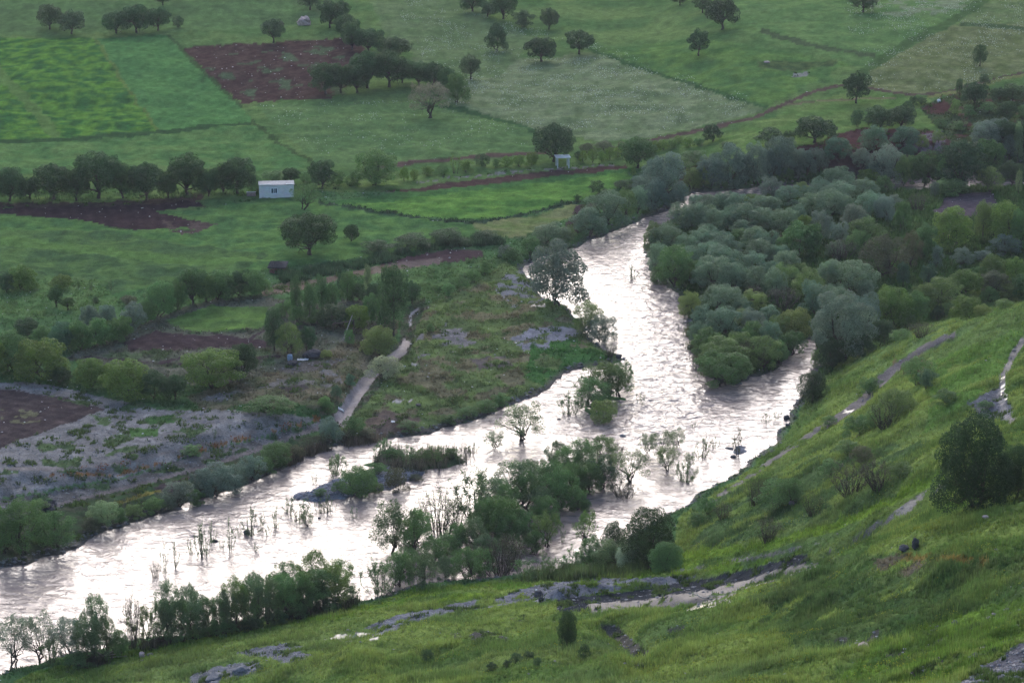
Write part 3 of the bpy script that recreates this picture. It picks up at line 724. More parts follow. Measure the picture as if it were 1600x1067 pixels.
def mat_plain(name, col, rough=.9, nscale=3.0, amp=.35, spec=.2):
    m, n, l, out = nt(name)
    b = n.new('ShaderNodeBsdfPrincipled'); b.inputs['Roughness'].default_value = rough; b.inputs['Specular IOR Level'].default_value = spec
    g = n.new('ShaderNodeNewGeometry')
    ns = n.new('ShaderNodeTexNoise'); ns.inputs['Scale'].default_value = nscale; ns.inputs['Detail'].default_value = 5
    l.new(g.outputs['Position'], ns.inputs['Vector'])
    r = n.new('ShaderNodeMapRange'); r.inputs['From Min'].default_value = .3; r.inputs['From Max'].default_value = .7
    r.inputs['To Min'].default_value = 1 - amp; r.inputs['To Max'].default_value = 1 + amp
    l.new(ns.outputs[0], r.inputs['Value'])
    vm = n.new('ShaderNodeVectorMath'); vm.operation = 'SCALE'; vm.inputs[0].default_value = col[:3]
    l.new(r.outputs[0], vm.inputs['Scale']); l.new(vm.outputs[0], b.inputs['Base Color']); l.new(b.outputs[0], out.inputs[0])
    return m
M_BARK = mat_plain('bark', (.055, .045, .038))
M_BARKP = mat_plain('pale bark', (.16, .14, .12))

# ------------------------------------------------------------------ leaf and branch builders (unit plants: 1 wide, 1 high)
def quads(P, N, L, W, rng):
    """rhombic leaves centred on P facing N"""
    n = len(P)
    R = rng.normal(size=(n, 3))
    T = np.cross(N, R); T /= np.linalg.norm(T, axis=1)[:, None] + 1e-9
    B = np.cross(N, T)
    L = np.asarray(L).reshape(-1, 1); W = np.asarray(W).reshape(-1, 1)
    V = np.stack([P + T * L / 2, P + B * W / 2, P - T * L / 2, P - B * W / 2], 1)
    return V.reshape(-1, 3), np.arange(4 * n).reshape(-1, 4)

def tube(pts, rad, sides=5):
    pts = np.array(pts, float); n = len(pts)
    d = np.gradient(pts, axis=0); d /= np.linalg.norm(d, axis=1)[:, None] + 1e-9
    ref = np.array([0.31, 0.95, 0.07])
    a = np.cross(d, ref); a /= np.linalg.norm(a, axis=1)[:, None] + 1e-9
    b = np.cross(d, a)
    th = np.arange(sides) * 2 * math.pi / sides
    V = pts[:, None, :] + np.asarray(rad)[:, None, None] * (np.cos(th)[None, :, None] * a[:, None, :] + np.sin(th)[None, :, None] * b[:, None, :])
    Fc = []
    for i in range(n - 1):
        for j in range(sides):
            k = (j + 1) % sides
            Fc.append([i * sides + j, i * sides + k, (i + 1) * sides + k, (i + 1) * sides + j])
    return V.reshape(-1, 3), np.array(Fc)

def merge(parts):
    vs_, fs_, o = [], [], 0
    for v, f in parts:
        vs_.append(v); fs_.append(f + o); o += len(v)
    return np.vstack(vs_), np.vstack(fs_)

def crown(rng, nl, prof, z0, lr, n, leaf, asp=.6, gap=0.0, sub=7, shell=.9, fill=.12, flat=0.0, up=.25, jit=.45, var=1.0):
    """leafy crown: lobes inside the profile, each broken into sub-lobes; leaves lie on their surface"""
    Cs, Rs = [], []
    ga = 2.39996
    off = rng.rand() * 7
    for i in range(nl):
        z = z0 + lr + (1 - z0 - 2 * lr) * ((i + .5) / nl) ** .85
        R = max(prof((z - z0) / (1 - z0)) * .5 - lr * .75, 0.0)
        rr = R * (rng.uniform(.75, 1.05) if rng.rand() < .8 else rng.uniform(.1, .5))
        a = i * ga + off + rng.normal() * .25
        Cs.append([rr * math.cos(a), rr * math.sin(a), z + rng.normal() * .02])
        Rs.append(lr * rng.uniform(1 - .28 * var, 1 + .2 * var))
    Cs = np.array(Cs); Rs = np.array(Rs)
    if nl > 6:
        Cs[-1, :2] *= .3
    SC, SR = [Cs], [Rs * .85]
    for c, r in zip(Cs, Rs):
        d = rng.normal(size=(sub, 3)); d[:, 2] = np.abs(d[:, 2]) * .9 - .25; d /= np.linalg.norm(d, axis=1)[:, None]
        SC.append(c + d * r * rng.uniform(.55, .85, (sub, 1))); SR.append(r * rng.uniform(.34, .55, sub))
    SC = np.vstack(SC); SR = np.concatenate(SR)
    pr = SR ** 2 / (SR ** 2).sum()
    P = np.zeros((0, 3)); Nn = np.zeros((0, 3))
    tries = 0
    while len(P) < n and tries < 12:
        tries += 1
        m = n * 2
        k = rng.choice(len(SR), m, p=pr)
        d = rng.normal(size=(m, 3)); d /= np.linalg.norm(d, axis=1)[:, None]
        inner = rng.rand(m) < fill
        rad = SR[k] * np.where(inner, rng.uniform(.2, .9, m), 1 - np.abs(rng.normal(0, .10, m)) + rng.normal(0, .05, m))
        p = SC[k] + d * rad[:, None]
        ok = (p[:, 2] > z0 * .6) & ((d[:, 2] > -.55) | (rng.rand(m) < .35))
        D = ((p[:, None, :] - SC[None, :, :]) ** 2).sum(2)
        D[np.arange(m), k] = 9
        ok &= (D > (SR[None, :] * .86) ** 2).all(1) | inner
        if gap > 0:
            g = np.sin(p[:, 0] * 17 + off) + np.sin(p[:, 1] * 19 + 2 * off) + np.sin(p[:, 2] * 15 + off * 3)
            ok &= g > (-1.6 + 2.2 * gap)
        q = np.where(ok)[0]
        P = np.vstack([P, p[q]]); nn = d[q] + np.array([0, 0, up]) + rng.normal(size=(len(q), 3)) * jit
        Nn = np.vstack([Nn, nn])
    P = P[:n]; Nn = Nn[:n]; Nn /= np.linalg.norm(Nn, axis=1)[:, None] + 1e-9
    L = leaf * rng.uniform(.6, 1.35, len(P))
    v, f = quads(P, Nn, L, L * asp, rng)
    lv = np.repeat(np.clip(rng.normal(.5, .17, len(P)), 0, 1), 4)
    return v, f, lv, Cs

def trunk(rng, Cs, zf, r0, n_limb=8, lean=0.0, stems=1, wig=.03):
    parts = []
    for s in range(stems):
        bx = np.array([rng.normal() * .03 * (stems > 1) * 2, rng.normal() * .03 * (stems > 1) * 2, -0.05])
        a = rng.rand() * 6.28
        sp = .10 * (stems > 1) * rng.uniform(.5, 1.6)
        tx = np.array([math.cos(a) * sp + lean, math.sin(a) * sp, zf])
        r = r0 * (.65 if stems > 1 else 1)
        p = [bx, bx * .6 + tx * .35 + rng.normal(size=3) * wig * .4, bx * .2 + tx * .75 + rng.normal(size=3) * wig * .4, tx]
        p[1][2] = zf * .33; p[2][2] = zf * .7
        parts.append(tube(p, [r * 1.5, r, r * .85, r * .7], 7))
        idx = rng.permutation(len(Cs))[:max(2, n_limb // stems + 1)]
        for i in idx:
            e = Cs[i]
            mid = (tx + e) / 2 + rng.normal(size=3) * .03 + np.array([0, 0, -.02])
            parts.append(tube([tx - [0, 0, .03], (tx * 2 + mid) / 3, mid, e], [r * .55, r * .42, r * .28, r * .1], 5))
            for q in range(2):
                e2 = mid + (e - mid) * rng.rand() + rng.normal(size=3) * .1
                parts.append(tube([mid, (mid + e2) / 2 + rng.normal(size=3) * .01, e2], [r * .22, r * .14, r * .05], 4))
    return merge(parts)

def stems_plant(rng, ns, n, leaf, spread=.5, asp=.35, thick=.010, low=.35, twigs=3, curve=.12, upright=False):
    """many thin stems from the ground with leaves along them"""
    tr, P, N = [], [], []
    for i in range(ns):
        a = rng.rand() * 6.28; h = rng.uniform(.62, 1.0); sp = spread * math.sqrt(rng.rand()) * (.55 if upright else 1)
        b = np.array([math.cos(a) * sp * .35, math.sin(a) * sp * .35, -.04])
        e = np.array([math.cos(a) * sp, math.sin(a) * sp, h * (1 - .35 * (sp / max(spread, 1e-3)) ** 2)])
        m = (b + e) / 2 + rng.normal(size=3) * curve * .4 + np.array([0, 0, curve * .5])
        pts = np.array([b, (b * 2 + m) / 3 + rng.normal(size=3) * .01, m, (m + e) / 2 + rng.normal(size=3) * .02, e])
        t = thick * rng.uniform(.6, 1.3)
        tr.append(tube(pts, [t, t * .8, t * .6, t * .4, t * .15], 4))
        segs = [pts[1:]]
        for k in range(twigs):
            u = rng.uniform(.35, .95); q = m * (1 - u) + e * u if u > .5 else b * (1 - u) + m * u
            e2 = q + rng.normal(size=3) * .09 + np.array([0, 0, .09])
            tr.append(tube([q, (q + e2) / 2, e2], [t * .4, t * .25, t * .1], 3)); segs.append(np.array([q, e2]))
        per = max(1, n // ns)
        w = np.array([1.0] + [.35] * (len(segs) - 1)); w /= w.sum()
        for sgi, wt in zip(segs, w):
            c = int(per * wt) + 1
            u = rng.rand(c) * (len(sgi) - 1); k = np.minimum(u.astype(int), len(sgi) - 2); fr = (u - k)[:, None]
            pp = sgi[k] * (1 - fr) + sgi[k + 1] * fr + rng.normal(size=(c, 3)) * .022
            keep = pp[:, 2] > low * rng.uniform(.5, 1.2, c)
            P.append(pp[keep]); N.append(rng.normal(size=(keep.sum(), 3)) + [0, 0, .5])
    P = np.vstack(P); N = np.vstack(N); N /= np.linalg.norm(N, axis=1)[:, None]
    L = leaf * rng.uniform(.6, 1.4, len(P))
    v, f = quads(P, N, L, L * asp, rng)
    lv = np.repeat(np.clip(rng.normal(.5, .2, len(P)), 0, 1), 4)
    return v, f, lv, merge(tr)

dome = lambda p: lambda t: max(0.02, 1 - abs((t - p) / max(p, 1 - p)) ** 2.3) ** .5
def prof_dome(peak, low=0.0):
    def f(t):
        if t < peak: return low + (1 - low) * math.sqrt(max(0, 1 - ((peak - t) / peak) ** 2))
        return math.sqrt(max(0, 1 - ((t - peak) / (1 - peak)) ** 2))
    return f

PROTO = {}
def make_proto(kind, i):
    rng = np.random.RandomState(abs(hash_name(kind)) % 100000 + i * 77)
    if kind == 'willow':       # billowing grey-green crown down to the ground
        v, f, lv, Cs = crown(rng, [34, 24, 30, 20, 40, 26][i], prof_dome([.38, .48, .32, .42, .36, .5][i], [.95, .8, .95, .85, .9, .7][i]), -.02, [.14, .17, .15, .185, .125, .16][i], 17000, .025, asp=.5, sub=9, jit=.45, gap=[0, .06, .03, .1, 0, .14][i], var=1.5)
        t = trunk(rng, Cs, .16, .035, 10, stems=2)
    elif kind == 'broad':      # big dark walnut, short trunk
        v, f, lv, Cs = crown(rng, 30, prof_dome(.42, .85), .10, .155, 15000, .027, asp=.7, sub=8, gap=.06, jit=.6)
        t = trunk(rng, Cs, .16, .035, 10)
    elif kind == 'round':      # dense young tree, leafy to the ground
        v, f, lv, Cs = crown(rng, 28, prof_dome(.40, .92), -.02, .155, 15000, .027, asp=.65, sub=8, gap=.03, jit=.6)
        t = trunk(rng, Cs, .14, .03, 10, stems=2)
    elif kind == 'lone':       # orchard tree seen far off, trunk shows
        v, f, lv, Cs = crown(rng, 20, prof_dome(.45, .6), .12, .16, 8000, .034, asp=.7, sub=7, gap=.08, jit=.6)
        t = trunk(rng, Cs, .22, .035, 8)
    elif kind == 'poplar':
        v, f, lv, Cs = crown(rng, 34, prof_dome(.42, .75), .02, .15, 11000, .030, asp=.55, sub=7, gap=.0, jit=.6, up=.3)
        v = v * [1, 1, 1]
        t = trunk(rng, Cs, .5, .03, 8)
    elif kind == 'dark':       # near the camera: fine leaves
        v, f, lv, Cs = crown(rng, 40, prof_dome(.36, 1.0), -.10, .165, 38000, .018, asp=.65, sub=9, gap=.0, jit=.7)
        t = trunk(rng, Cs, .2, .035, 14, stems=2)
    elif kind == 'flood':      # willow standing in the water, open crown on a dark stool
        v, f, lv, Cs = crown(rng, 20, prof_dome(.5, .65), .17, .145, 6500, .028, asp=.42, sub=7, gap=.28, jit=.7, fill=.3)
        t = trunk(rng, Cs, .24, .035, 12, stems=3, wig=.08)
    elif kind == 'open':       # feathery riverside willow, sky shows through
        v, f, lv, Cs = crown(rng, 28, prof_dome(.45, .85), .0, .14, 13500, .026, asp=.45, sub=8, gap=.08, jit=.7, fill=.3)
        t = trunk(rng, Cs, .18, .030, 14, stems=3, wig=.06)
    elif kind == 'sapling':
        v, f, lv, t = stems_plant(rng, 15, 4200, .038, .62, low=.12, twigs=6, asp=.42, curve=.2)
    elif kind == 'thin':
        v, f, lv, t = stems_plant(rng, 8, 650, .055, .42, low=.15, twigs=3, thick=.013)
    elif kind == 'bare':
        v, f, lv, t = stems_plant(rng, 42, 1500, .034, .5, low=.25, twigs=6, thick=.009, curve=.2)
    elif kind == 'shrub':
        v, f, lv, Cs = crown(rng, 20, prof_dome(.3, .95), -.03, .16, 8500, .033, asp=.5, sub=8, gap=.10, jit=.7)
        t = trunk(rng, Cs, .1, .02, 6, stems=3)
    crown_me = mesh_np('crown', v, f, M_LEAF, False, {'lv': ('FLOAT', lv)})
    tm = mesh_np('trunk', t[0], t[1], M_BARK, True)
    return crown_me, tm

def hash_name(s):
    r = 0
    for ch in s: r = (r * 31 + ord(ch)) % 1000003
    return r

NVAR = {'willow': 6, 'broad': 4, 'round': 4, 'lone': 4, 'poplar': 2, 'dark': 2, 'flood': 4, 'open': 4, 'sapling': 4, 'thin': 4, 'bare': 3, 'shrub': 4}
NAMES = {'willow': ('willow_tree', 'willow tree'), 'broad': ('broadleaf_tree', 'tree'), 'round': ('leafy_tree', 'tree'), 'lone': ('orchard_tree', 'tree'),
         'poplar': ('poplar_tree', 'poplar'), 'dark': ('oak_tree', 'tree'), 'flood': ('flooded_willow', 'willow tree'), 'open': ('riverside_willow', 'willow tree'),
         'sapling': ('sapling', 'sapling'), 'thin': ('thin_sapling', 'sapling'), 'bare': ('twiggy_bush', 'bush'), 'shrub': ('shrub', 'shrub')}
LEAFC = {'willow': (.092, .135, .082), 'broad': (.043, .084, .032), 'round': (.072, .125, .028), 'lone': (.048, .074, .036), 'poplar': (.054, .104, .040),
         'dark': (.026, .048, .018), 'flood': (.085, .120, .050), 'open': (.070, .105, .050), 'sapling': (.080, .120, .050), 'thin': (.075, .105, .050),
         'bare': (.085, .072, .050), 'shrub': (.055, .090, .030)}
TINT = {'lime': (.078, .122, .026), 'dk': (.038, .070, .030), 'grey': (.105, .130, .100), 'olive': (.082, .120, .036), 'brown': (.066, .068, .038), 'pink': (.095, .092, .070),
        'pale': (.125, .165, .075), 'mid': (.064, .116, .038), 'yel': (.120, .145, .040), 'blue': (.055, .100, .058), 'bloom': (.22, .24, .16), 'slate': (.085, .115, .088)}

ORD = 'first second third fourth fifth sixth seventh eighth ninth tenth eleventh twelfth thirteenth fourteenth fifteenth sixteenth seventeenth eighteenth nineteenth twentieth'.split()
ORD += ['twenty-' + w for w in ORD[:9]] + ['thirtieth']
ADJ = {'lime': 'yellow-green', 'dk': 'dark', 'grey': 'pale grey-green', 'olive': 'olive green', 'brown': 'brownish', 'pink': 'pinkish brown', 'pale': 'pale green', 'mid': 'mid green', 'yel': 'yellowish',
       'blue': 'bluish green', 'bloom': 'white-blossomed', 'slate': 'slate green'}
KADJ = {'willow': 'grey-green willow', 'broad': 'dark broad tree', 'round': 'bushy green tree', 'lone': 'dark orchard tree', 'poplar': 'slim poplar', 'dark': 'dark leafy tree', 'flood': 'open willow',
        'open': 'feathery willow', 'sapling': 'thin sapling clump', 'thin': 'wispy sapling', 'bare': 'twiggy bush', 'shrub': 'low shrub'}
SHORT = {'willow': 'willow', 'broad': 'tree', 'round': 'tree', 'lone': 'tree', 'poplar': 'poplar', 'dark': 'tree', 'flood': 'willow', 'open': 'willow', 'sapling': 'sapling clump', 'thin': 'sapling', 'bare': 'twiggy bush', 'shrub': 'shrub'}

ROWS = []
def row(group, where, kind, items, order='x'):
    """group phrase; where: how the row is found; items: (cx, base y, width, height[, kind][, tint][, label]) in photo pixels"""
    out = []
    for it in items:
        k, tint, lab = kind, None, None
        for e in it[4:]:
            if e in NAMES: k = e
            elif e in TINT: tint = e
            else: lab = e
        out.append([it[0], it[1], it[2], it[3], k, tint, lab])
    ROWS.append((group, where, out))
# ------------------------------------------------------------------ every tree and shrub: (centre x, foot y, width, height) in photo pixels
row('trees at the top of the far fields', 'along the topmost field edge', 'lone', [
    (78, 47, 42, 40), (113, 54, 43, 38), (180, 55, 42, 36, 'broad'), (212, 54, 48, 45, 'broad'), (246, 49, 36, 36, 'broad'), (278, 44, 18, 19, 'shrub', 'dk'), (254, 9, 24, 22)])
row('trees along the ploughed field', 'in the clump by the ploughed field', 'broad', [
    (427, 67, 37, 39, 'lone', 'lone dark tree on the upper edge of the ploughed red field'), (485, 16, 36, 34, 'lone'), (515, 46, 44, 44), (533, 30, 26, 28), (541, 64, 38, 40), (550, 80, 40, 46), (575, 84, 48, 38), (617, 92, 48, 32),
    (508, 150, 50, 50), (532, 148, 40, 46), (557, 148, 44, 46), (574, 140, 50, 58), (608, 138, 54, 56), (628, 132, 36, 40), (654, 137, 42, 40), (676, 141, 40, 42), (698, 149, 28, 44),
    (715, 162, 36, 48, 'round', 'mid', 'paler bushy tree ending the dark clump by the ploughed field'), (671, 186, 54, 53, 'flood', 'pink', 'pinkish grey tree standing alone in the meadow below the dark clump')])
row('trees scattered over the flower meadow', 'among the scattered meadow trees', 'lone', [
    (776, 82, 32, 43, 'round', 'dk', 'narrow rounded tree uppermost but one in the flower meadow'), (736, 124, 33, 38, 'small thin-trunked tree at the near side of the meadow trees'), (845, 98, 50, 40, 'dk', 'widest dark spreading tree in the flower meadow'),
    (905, 85, 45, 40, 'dk', 'dark umbrella-shaped tree beside the line into the meadow'), (858, 47, 29, 34, 'small faint tree above the flower meadow trees'), (1092, 87, 34, 41, 'dk', 'lollipop-shaped tree with bare soil round its foot'),
    (1128, 47, 54, 50, 'loose brownish tree high on the slope above the lollipop tree'), (1098, 20, 28, 28, 'smaller tree peeping behind the loose brownish tree'), (1349, 19, 42, 32, 'dark tree cut by the top edge of the photo'),
    (1531, 104, 23, 34, 'poplar', 'dk', 'small upright tree alone in the speckled corner field'), (1338, 162, 42, 49, 'dk', 'dark tree standing where the earth track bends'), (1062, 8, 24, 18, 'tiny tree tip at the top edge above the lollipop tree'),
    (738, 20, 44, 34, 'broad'), (762, 28, 28, 24, 'broad'), (786, 32, 38, 44, 'broad'), (818, 45, 36, 28, 'shrub', 'dk')])
row('trees behind the concrete hut', 'in the tree row by the hut', 'broad', [
    (-22, 316, 50, 54), (14, 318, 52, 56), (46, 314, 30, 36), (82, 316, 62, 58), (118, 315, 44, 50), (152, 314, 76, 76), (190, 314, 50, 58), (228, 316, 52, 60), (262, 312, 30, 38), (290, 310, 68, 67), (326, 310, 34, 44),
    (348, 306, 36, 46), (370, 306, 58, 58), (400, 302, 28, 28, 'shrub', 'mid'), (428, 288, 44, 22, 'shrub', 'mid'), (454, 288, 26, 26), (476, 286, 24, 18, 'shrub', 'mid'), (504, 296, 42, 44), (528, 292, 26, 26, 'shrub', 'mid')])
row('trees along the field path', 'between the hut and the pavilion', 'round', [
    (585, 294, 66, 58, 'mid', 'large round green bush beside the path, between hut and pavilion'), (553, 290, 24, 22, 'shrub', 'mid'), (632, 284, 15, 24, 'shrub', 'lime'), (647, 284, 13, 20, 'shrub', 'lime'), (668, 276, 20, 16, 'shrub', 'lime'), (690, 276, 22, 18, 'shrub', 'mid'),
    (712, 272, 18, 28, 'thin', 'lime'), (728, 270, 24, 20, 'shrub', 'lime'), (754, 262, 24, 22, 'shrub', 'dk'), (775, 264, 18, 16, 'shrub', 'mid'), (792, 264, 20, 20, 'shrub', 'lime'), (812, 262, 24, 20, 'shrub', 'lime'), (832, 260, 20, 22, 'shrub', 'lime'),
    (866, 258, 58, 62, 'broad', 'dk', 'large dark round tree right behind the white pavilion')])
row('young vines beside the pavilion', 'in the bush row past the pavilion', 'shrub', [
    (903, 250, 12, 14, 'dk'), (911, 254, 13, 19, 'lime'), (918, 240, 26, 16, 'brown'), (926, 254, 15, 21, 'lime'), (940, 253, 14, 17, 'lime'), (953, 251, 15, 21, 'lime'), (945, 236, 30, 15, 'brown'), (966, 248, 14, 18, 'lime'), (972, 238, 24, 16, 'brown'),
    (997, 266, 54, 50, 'broad', 'mid', 'round mid green tree ending the row of young bushes'), (1024, 238, 16, 18, 'lime'), (1036, 236, 18, 18, 'lime'), (1051, 234, 18, 16, 'olive'), (1074, 233, 20, 18, 'lime'), (1060, 226, 16, 14, 'olive'), (1092, 230, 20, 14, 'mid'),
    (1113, 222, 28, 27, 'round', 'dk', 'dark round bush beside the track above the willows'), (1137, 236, 22, 14, 'dk')])
row('shrubs between field and willows', 'on the field edge above the willows', 'shrub', [
    (990, 276, 9, 15, 'lime'), (934, 306, 25, 24, 'dk'), (972, 296, 30, 14, 'dk'), (990, 292, 22, 12, 'dk'), (902, 316, 14, 12, 'dk'), (1052, 268, 60, 16, 'mid'), (1085, 258, 50, 16, 'mid'), (1150, 262, 14, 14, 'dk')])
row('willows on the field side of the river', 'on the field bank before the bend', 'willow', [
    (862, 392, 58, 40), (888, 382, 28, 28, 'olive'), (922, 374, 58, 46), (951, 357, 66, 56), (978, 346, 34, 50, 'olive'), (998, 336, 32, 44), (1002, 306, 34, 32, 'slate'), (1034, 308, 30, 36, 'slate'), (1024, 333, 42, 50, 'slate'),
    (1018, 290, 34, 40, 'slate'), (1040, 318, 66, 76, 'slate', 'tallest domed willow of the group where the river narrows'), (1058, 328, 34, 34, 'slate'), (1082, 300, 30, 36, 'olive'), (1095, 296, 30, 30, 'open', 'olive')])
row('willows lining the upstream bend', 'lining the bend below the red bank', 'willow', [
    (1103, 282, 18, 30, 'bare', 'pink'), (1115, 294, 50, 48, 'slate'), (1142, 296, 52, 66, 'slate'), (1165, 292, 34, 50, 'slate'), (1182, 292, 40, 66, 'slate'), (1205, 288, 36, 52, 'slate'), (1220, 284, 52, 64, 'slate'), (1244, 277, 30, 42, 'slate'),
    (1262, 278, 30, 38, 'slate'), (1280, 274, 28, 36, 'slate'), (1308, 262, 44, 38, 'blue'), (1228, 288, 22, 24, 'open', 'mid'), (1247, 284, 22, 22, 'open', 'grey'), (1122, 292, 20, 20, 'shrub', 'olive'), (1148, 298, 18, 18, 'willow', 'slate')])
row('bushes on top of the red bank', 'on the red bank rim', 'shrub', [
    (1205, 230, 46, 30, 'dk'), (1232, 228, 24, 24, 'dk'), (1274, 226, 62, 42, 'broad', 'dk'), (1340, 198, 20, 26, 'dk'), (1358, 196, 20, 18, 'dk'), (1377, 206, 44, 38, 'broad', 'dk'), (1409, 203, 42, 36, 'broad', 'dk'), (1418, 180, 22, 22, 'dk'), (1428, 166, 16, 16, 'dk'), (1440, 164, 16, 12, 'dk')])
row('bushes on the rubble slope', 'on the rubble slope', 'shrub', [
    (1499, 150, 11, 26, 'poplar', 'dk'), (1524, 166, 40, 36, 'broad', 'dk'), (1492, 183, 19, 28, 'olive'), (1539, 134, 16, 18, 'dk'), (1562, 158, 30, 22, 'dk'), (1584, 158, 40, 26, 'dk'), (1573, 192, 36, 32, 'broad', 'dk'), (1515, 184, 22, 20, 'mid'), (1545, 178, 30, 18, 'mid'),
    (1600, 190, 30, 26, 'mid'), (1470, 200, 20, 14, 'mid'), (1500, 206, 30, 16, 'mid'), (1530, 210, 28, 18, 'mid'), (1466, 226, 20, 22, 'olive')])
row('trees in the back of the wood', 'in the back of the wood', 'willow', [
    (1368, 244, 42, 40, 'blue'), (1412, 242, 48, 38, 'blue'), (1348, 274, 36, 34, 'grey'), (1387, 290, 54, 66, 'grey', 'big pale billowing willow below the red earth bank'), (1374, 288, 40, 40, 'slate'), (1415, 292, 32, 52, 'olive'), (1447, 294, 50, 58, 'broad', 'mid'),
    (1465, 290, 36, 50, 'broad', 'mid'), (1503, 300, 76, 80, 'broad', 'dk', 'largest dark tree in the back of the wood'), (1484, 298, 40, 60, 'broad', 'mid'), (1546, 278, 44, 62, 'broad', 'mid'), (1542, 234, 46, 38, 'grey'), (1560, 214, 34, 30, 'grey'), (1568, 232, 36, 38, 'broad', 'dk'),
    (1590, 254, 15, 62, 'poplar', 'pale'), (1577, 256, 26, 40, 'slate'), (1600, 240, 40, 44, 'broad', 'dk'), (1583, 294, 38, 42, 'broad', 'dk'), (1547, 302, 38, 38, 'open', 'olive'), (1591, 304, 11, 36, 'poplar', 'pale'), (1460, 310, 13, 26, 'poplar', 'slate'), (1488, 306, 54, 26, 'round', 'mid'),
    (1440, 236, 22, 22, 'shrub', 'lime'), (1420, 268, 30, 36, 'blue')])
row('willows in the middle of the wood', 'in the middle of the wood', 'willow', [
    (1206, 314, 34, 35, 'open', 'grey'), (1253, 302, 27, 20, 'round', 'yel'), (1233, 324, 42, 34), (1266, 320, 30, 30), (1310, 300, 52, 42), (1285, 306, 34, 30), (1324, 306, 32, 32), (1312, 324, 56, 40), (1353, 314, 44, 34), (1358, 292, 36, 30, 'round', 'lime'), (1382, 304, 26, 30, 'round', 'mid'),
    (1300, 344, 58, 46), (1270, 338, 40, 36), (1331, 362, 40, 46, 'grey'), (1348, 358, 30, 26), (1357, 344, 42, 42), (1283, 378, 38, 48, 'grey'), (1258, 378, 28, 42, 'round', 'lime'), (1248, 404, 56, 54, 'round', 'mid'), (1270, 402, 34, 50, 'broad', 'mid'), (1310, 384, 30, 36, 'grey'),
    (1383, 348, 36, 42, 'grey'), (1372, 330, 30, 30), (1398, 330, 26, 26, 'grey'), (1303, 404, 30, 26), (1320, 336, 30, 32)])
row('crowns on the far shoulder of the wood', 'on the far shoulder of the island', 'willow', [
    (1087, 326, 22, 22), (1108, 340, 38, 36), (1132, 334, 38, 34), (1178, 322, 30, 18, 'round', 'lime'), (1152, 338, 44, 36), (1188, 338, 40, 32), (1208, 338, 34, 30), (1068, 360, 44, 40), (1090, 362, 48, 44), (1114, 364, 46, 42), (1162, 364, 62, 46), (1140, 362, 40, 38), (1190, 360, 38, 36), (1214, 368, 46, 40), (1232, 356, 36, 30), (1250, 346, 30, 26)])
row('crowns in the heart of the wooded island', 'in the heart of the island', 'willow', [
    (1020, 396, 30, 50, 'olive'), (1043, 398, 50, 48), (1072, 402, 38, 36), (1096, 392, 44, 34), (1105, 378, 32, 28), (1128, 388, 36, 30), (1157, 386, 32, 28, 'round', 'mid'), (1168, 392, 26, 20, 'round', 'mid'), (1135, 406, 52, 38), (1100, 418, 42, 38), (1180, 392, 44, 36), (1197, 396, 38, 34), (1186, 412, 48, 38),
    (1212, 394, 17, 30, 'bare', 'brown'), (1216, 412, 36, 30), (1160, 376, 40, 32), (1070, 420, 36, 34)])
row('crowns along the island edge', 'along the island edge', 'willow', [
    (1030, 426, 36, 46), (1056, 450, 60, 64, 'mid', 'dark rounded willow hanging over the main channel'), (1030, 446, 28, 36, 'mid'), (1080, 446, 34, 40, 'mid'), (1095, 450, 34, 42), (1130, 434, 58, 46), (1122, 458, 76, 54), (1150, 456, 40, 44), (1178, 432, 44, 38), (1166, 446, 36, 30), (1183, 458, 44, 42), (1212, 466, 36, 44),
    (1230, 430, 46, 38), (1230, 456, 40, 42, 'olive'), (1206, 440, 30, 32), (1248, 436, 28, 26, 'olive'), (1262, 474, 52, 54, 'olive'), (1272, 494, 42, 52), (1292, 462, 38, 54), (1216, 462, 26, 24)])
row('trees on the downstream tip of the island', 'on the downstream island tip', 'willow', [
    (1078, 496, 34, 40, 'yel'), (1126, 490, 66, 46), (1099, 516, 42, 40), (1134, 526, 58, 46), (1160, 500, 34, 34), (1180, 490, 42, 34, 'yel'), (1160, 512, 30, 30, 'pale'), (1178, 518, 38, 36, 'grey'), (1178, 544, 40, 42, 'mid'), (1222, 488, 46, 34, 'bare', 'pink'), (1178, 474, 26, 26, 'bare', 'pink'),
    (1200, 508, 34, 28), (1242, 534, 54, 48, 'yel', 'yellow-olive willow at the mouth of the side channel'), (1218, 534, 34, 40, 'olive'), (1203, 548, 36, 46), (1235, 560, 46, 42, 'mid'), (1105, 558, 50, 46, 'mid'), (1149, 560, 42, 40, 'olive'), (1130, 580, 76, 48, 'olive'), (1164, 572, 36, 34, 'bare', 'brown'),
    (1130, 606, 82, 56, 'mid', 'big round green willow at the very tip of the wooded island'), (1193, 580, 52, 48, 'open', 'olive'), (1216, 570, 30, 34, 'open', 'mid'), (1092, 540, 30, 38)])
row('willows beside the side channel', 'beside the narrow side channel', 'willow', [
    (1325, 462, 82, 58), (1296, 448, 40, 36), (1305, 500, 62, 52), (1318, 566, 100, 106, 'slate', 'largest grey-green willow, overhanging the side channel'), (1352, 520, 46, 60, 'slate'), (1280, 574, 26, 30, 'round', 'mid'), (1300, 578, 40, 50, 'round', 'dk'), (1352, 466, 26, 30, 'bloom'),
    (1315, 408, 38, 30, 'bare', 'pink'), (1290, 548, 40, 60, 'slate'), (1346, 560, 40, 40, 'round', 'dk')])
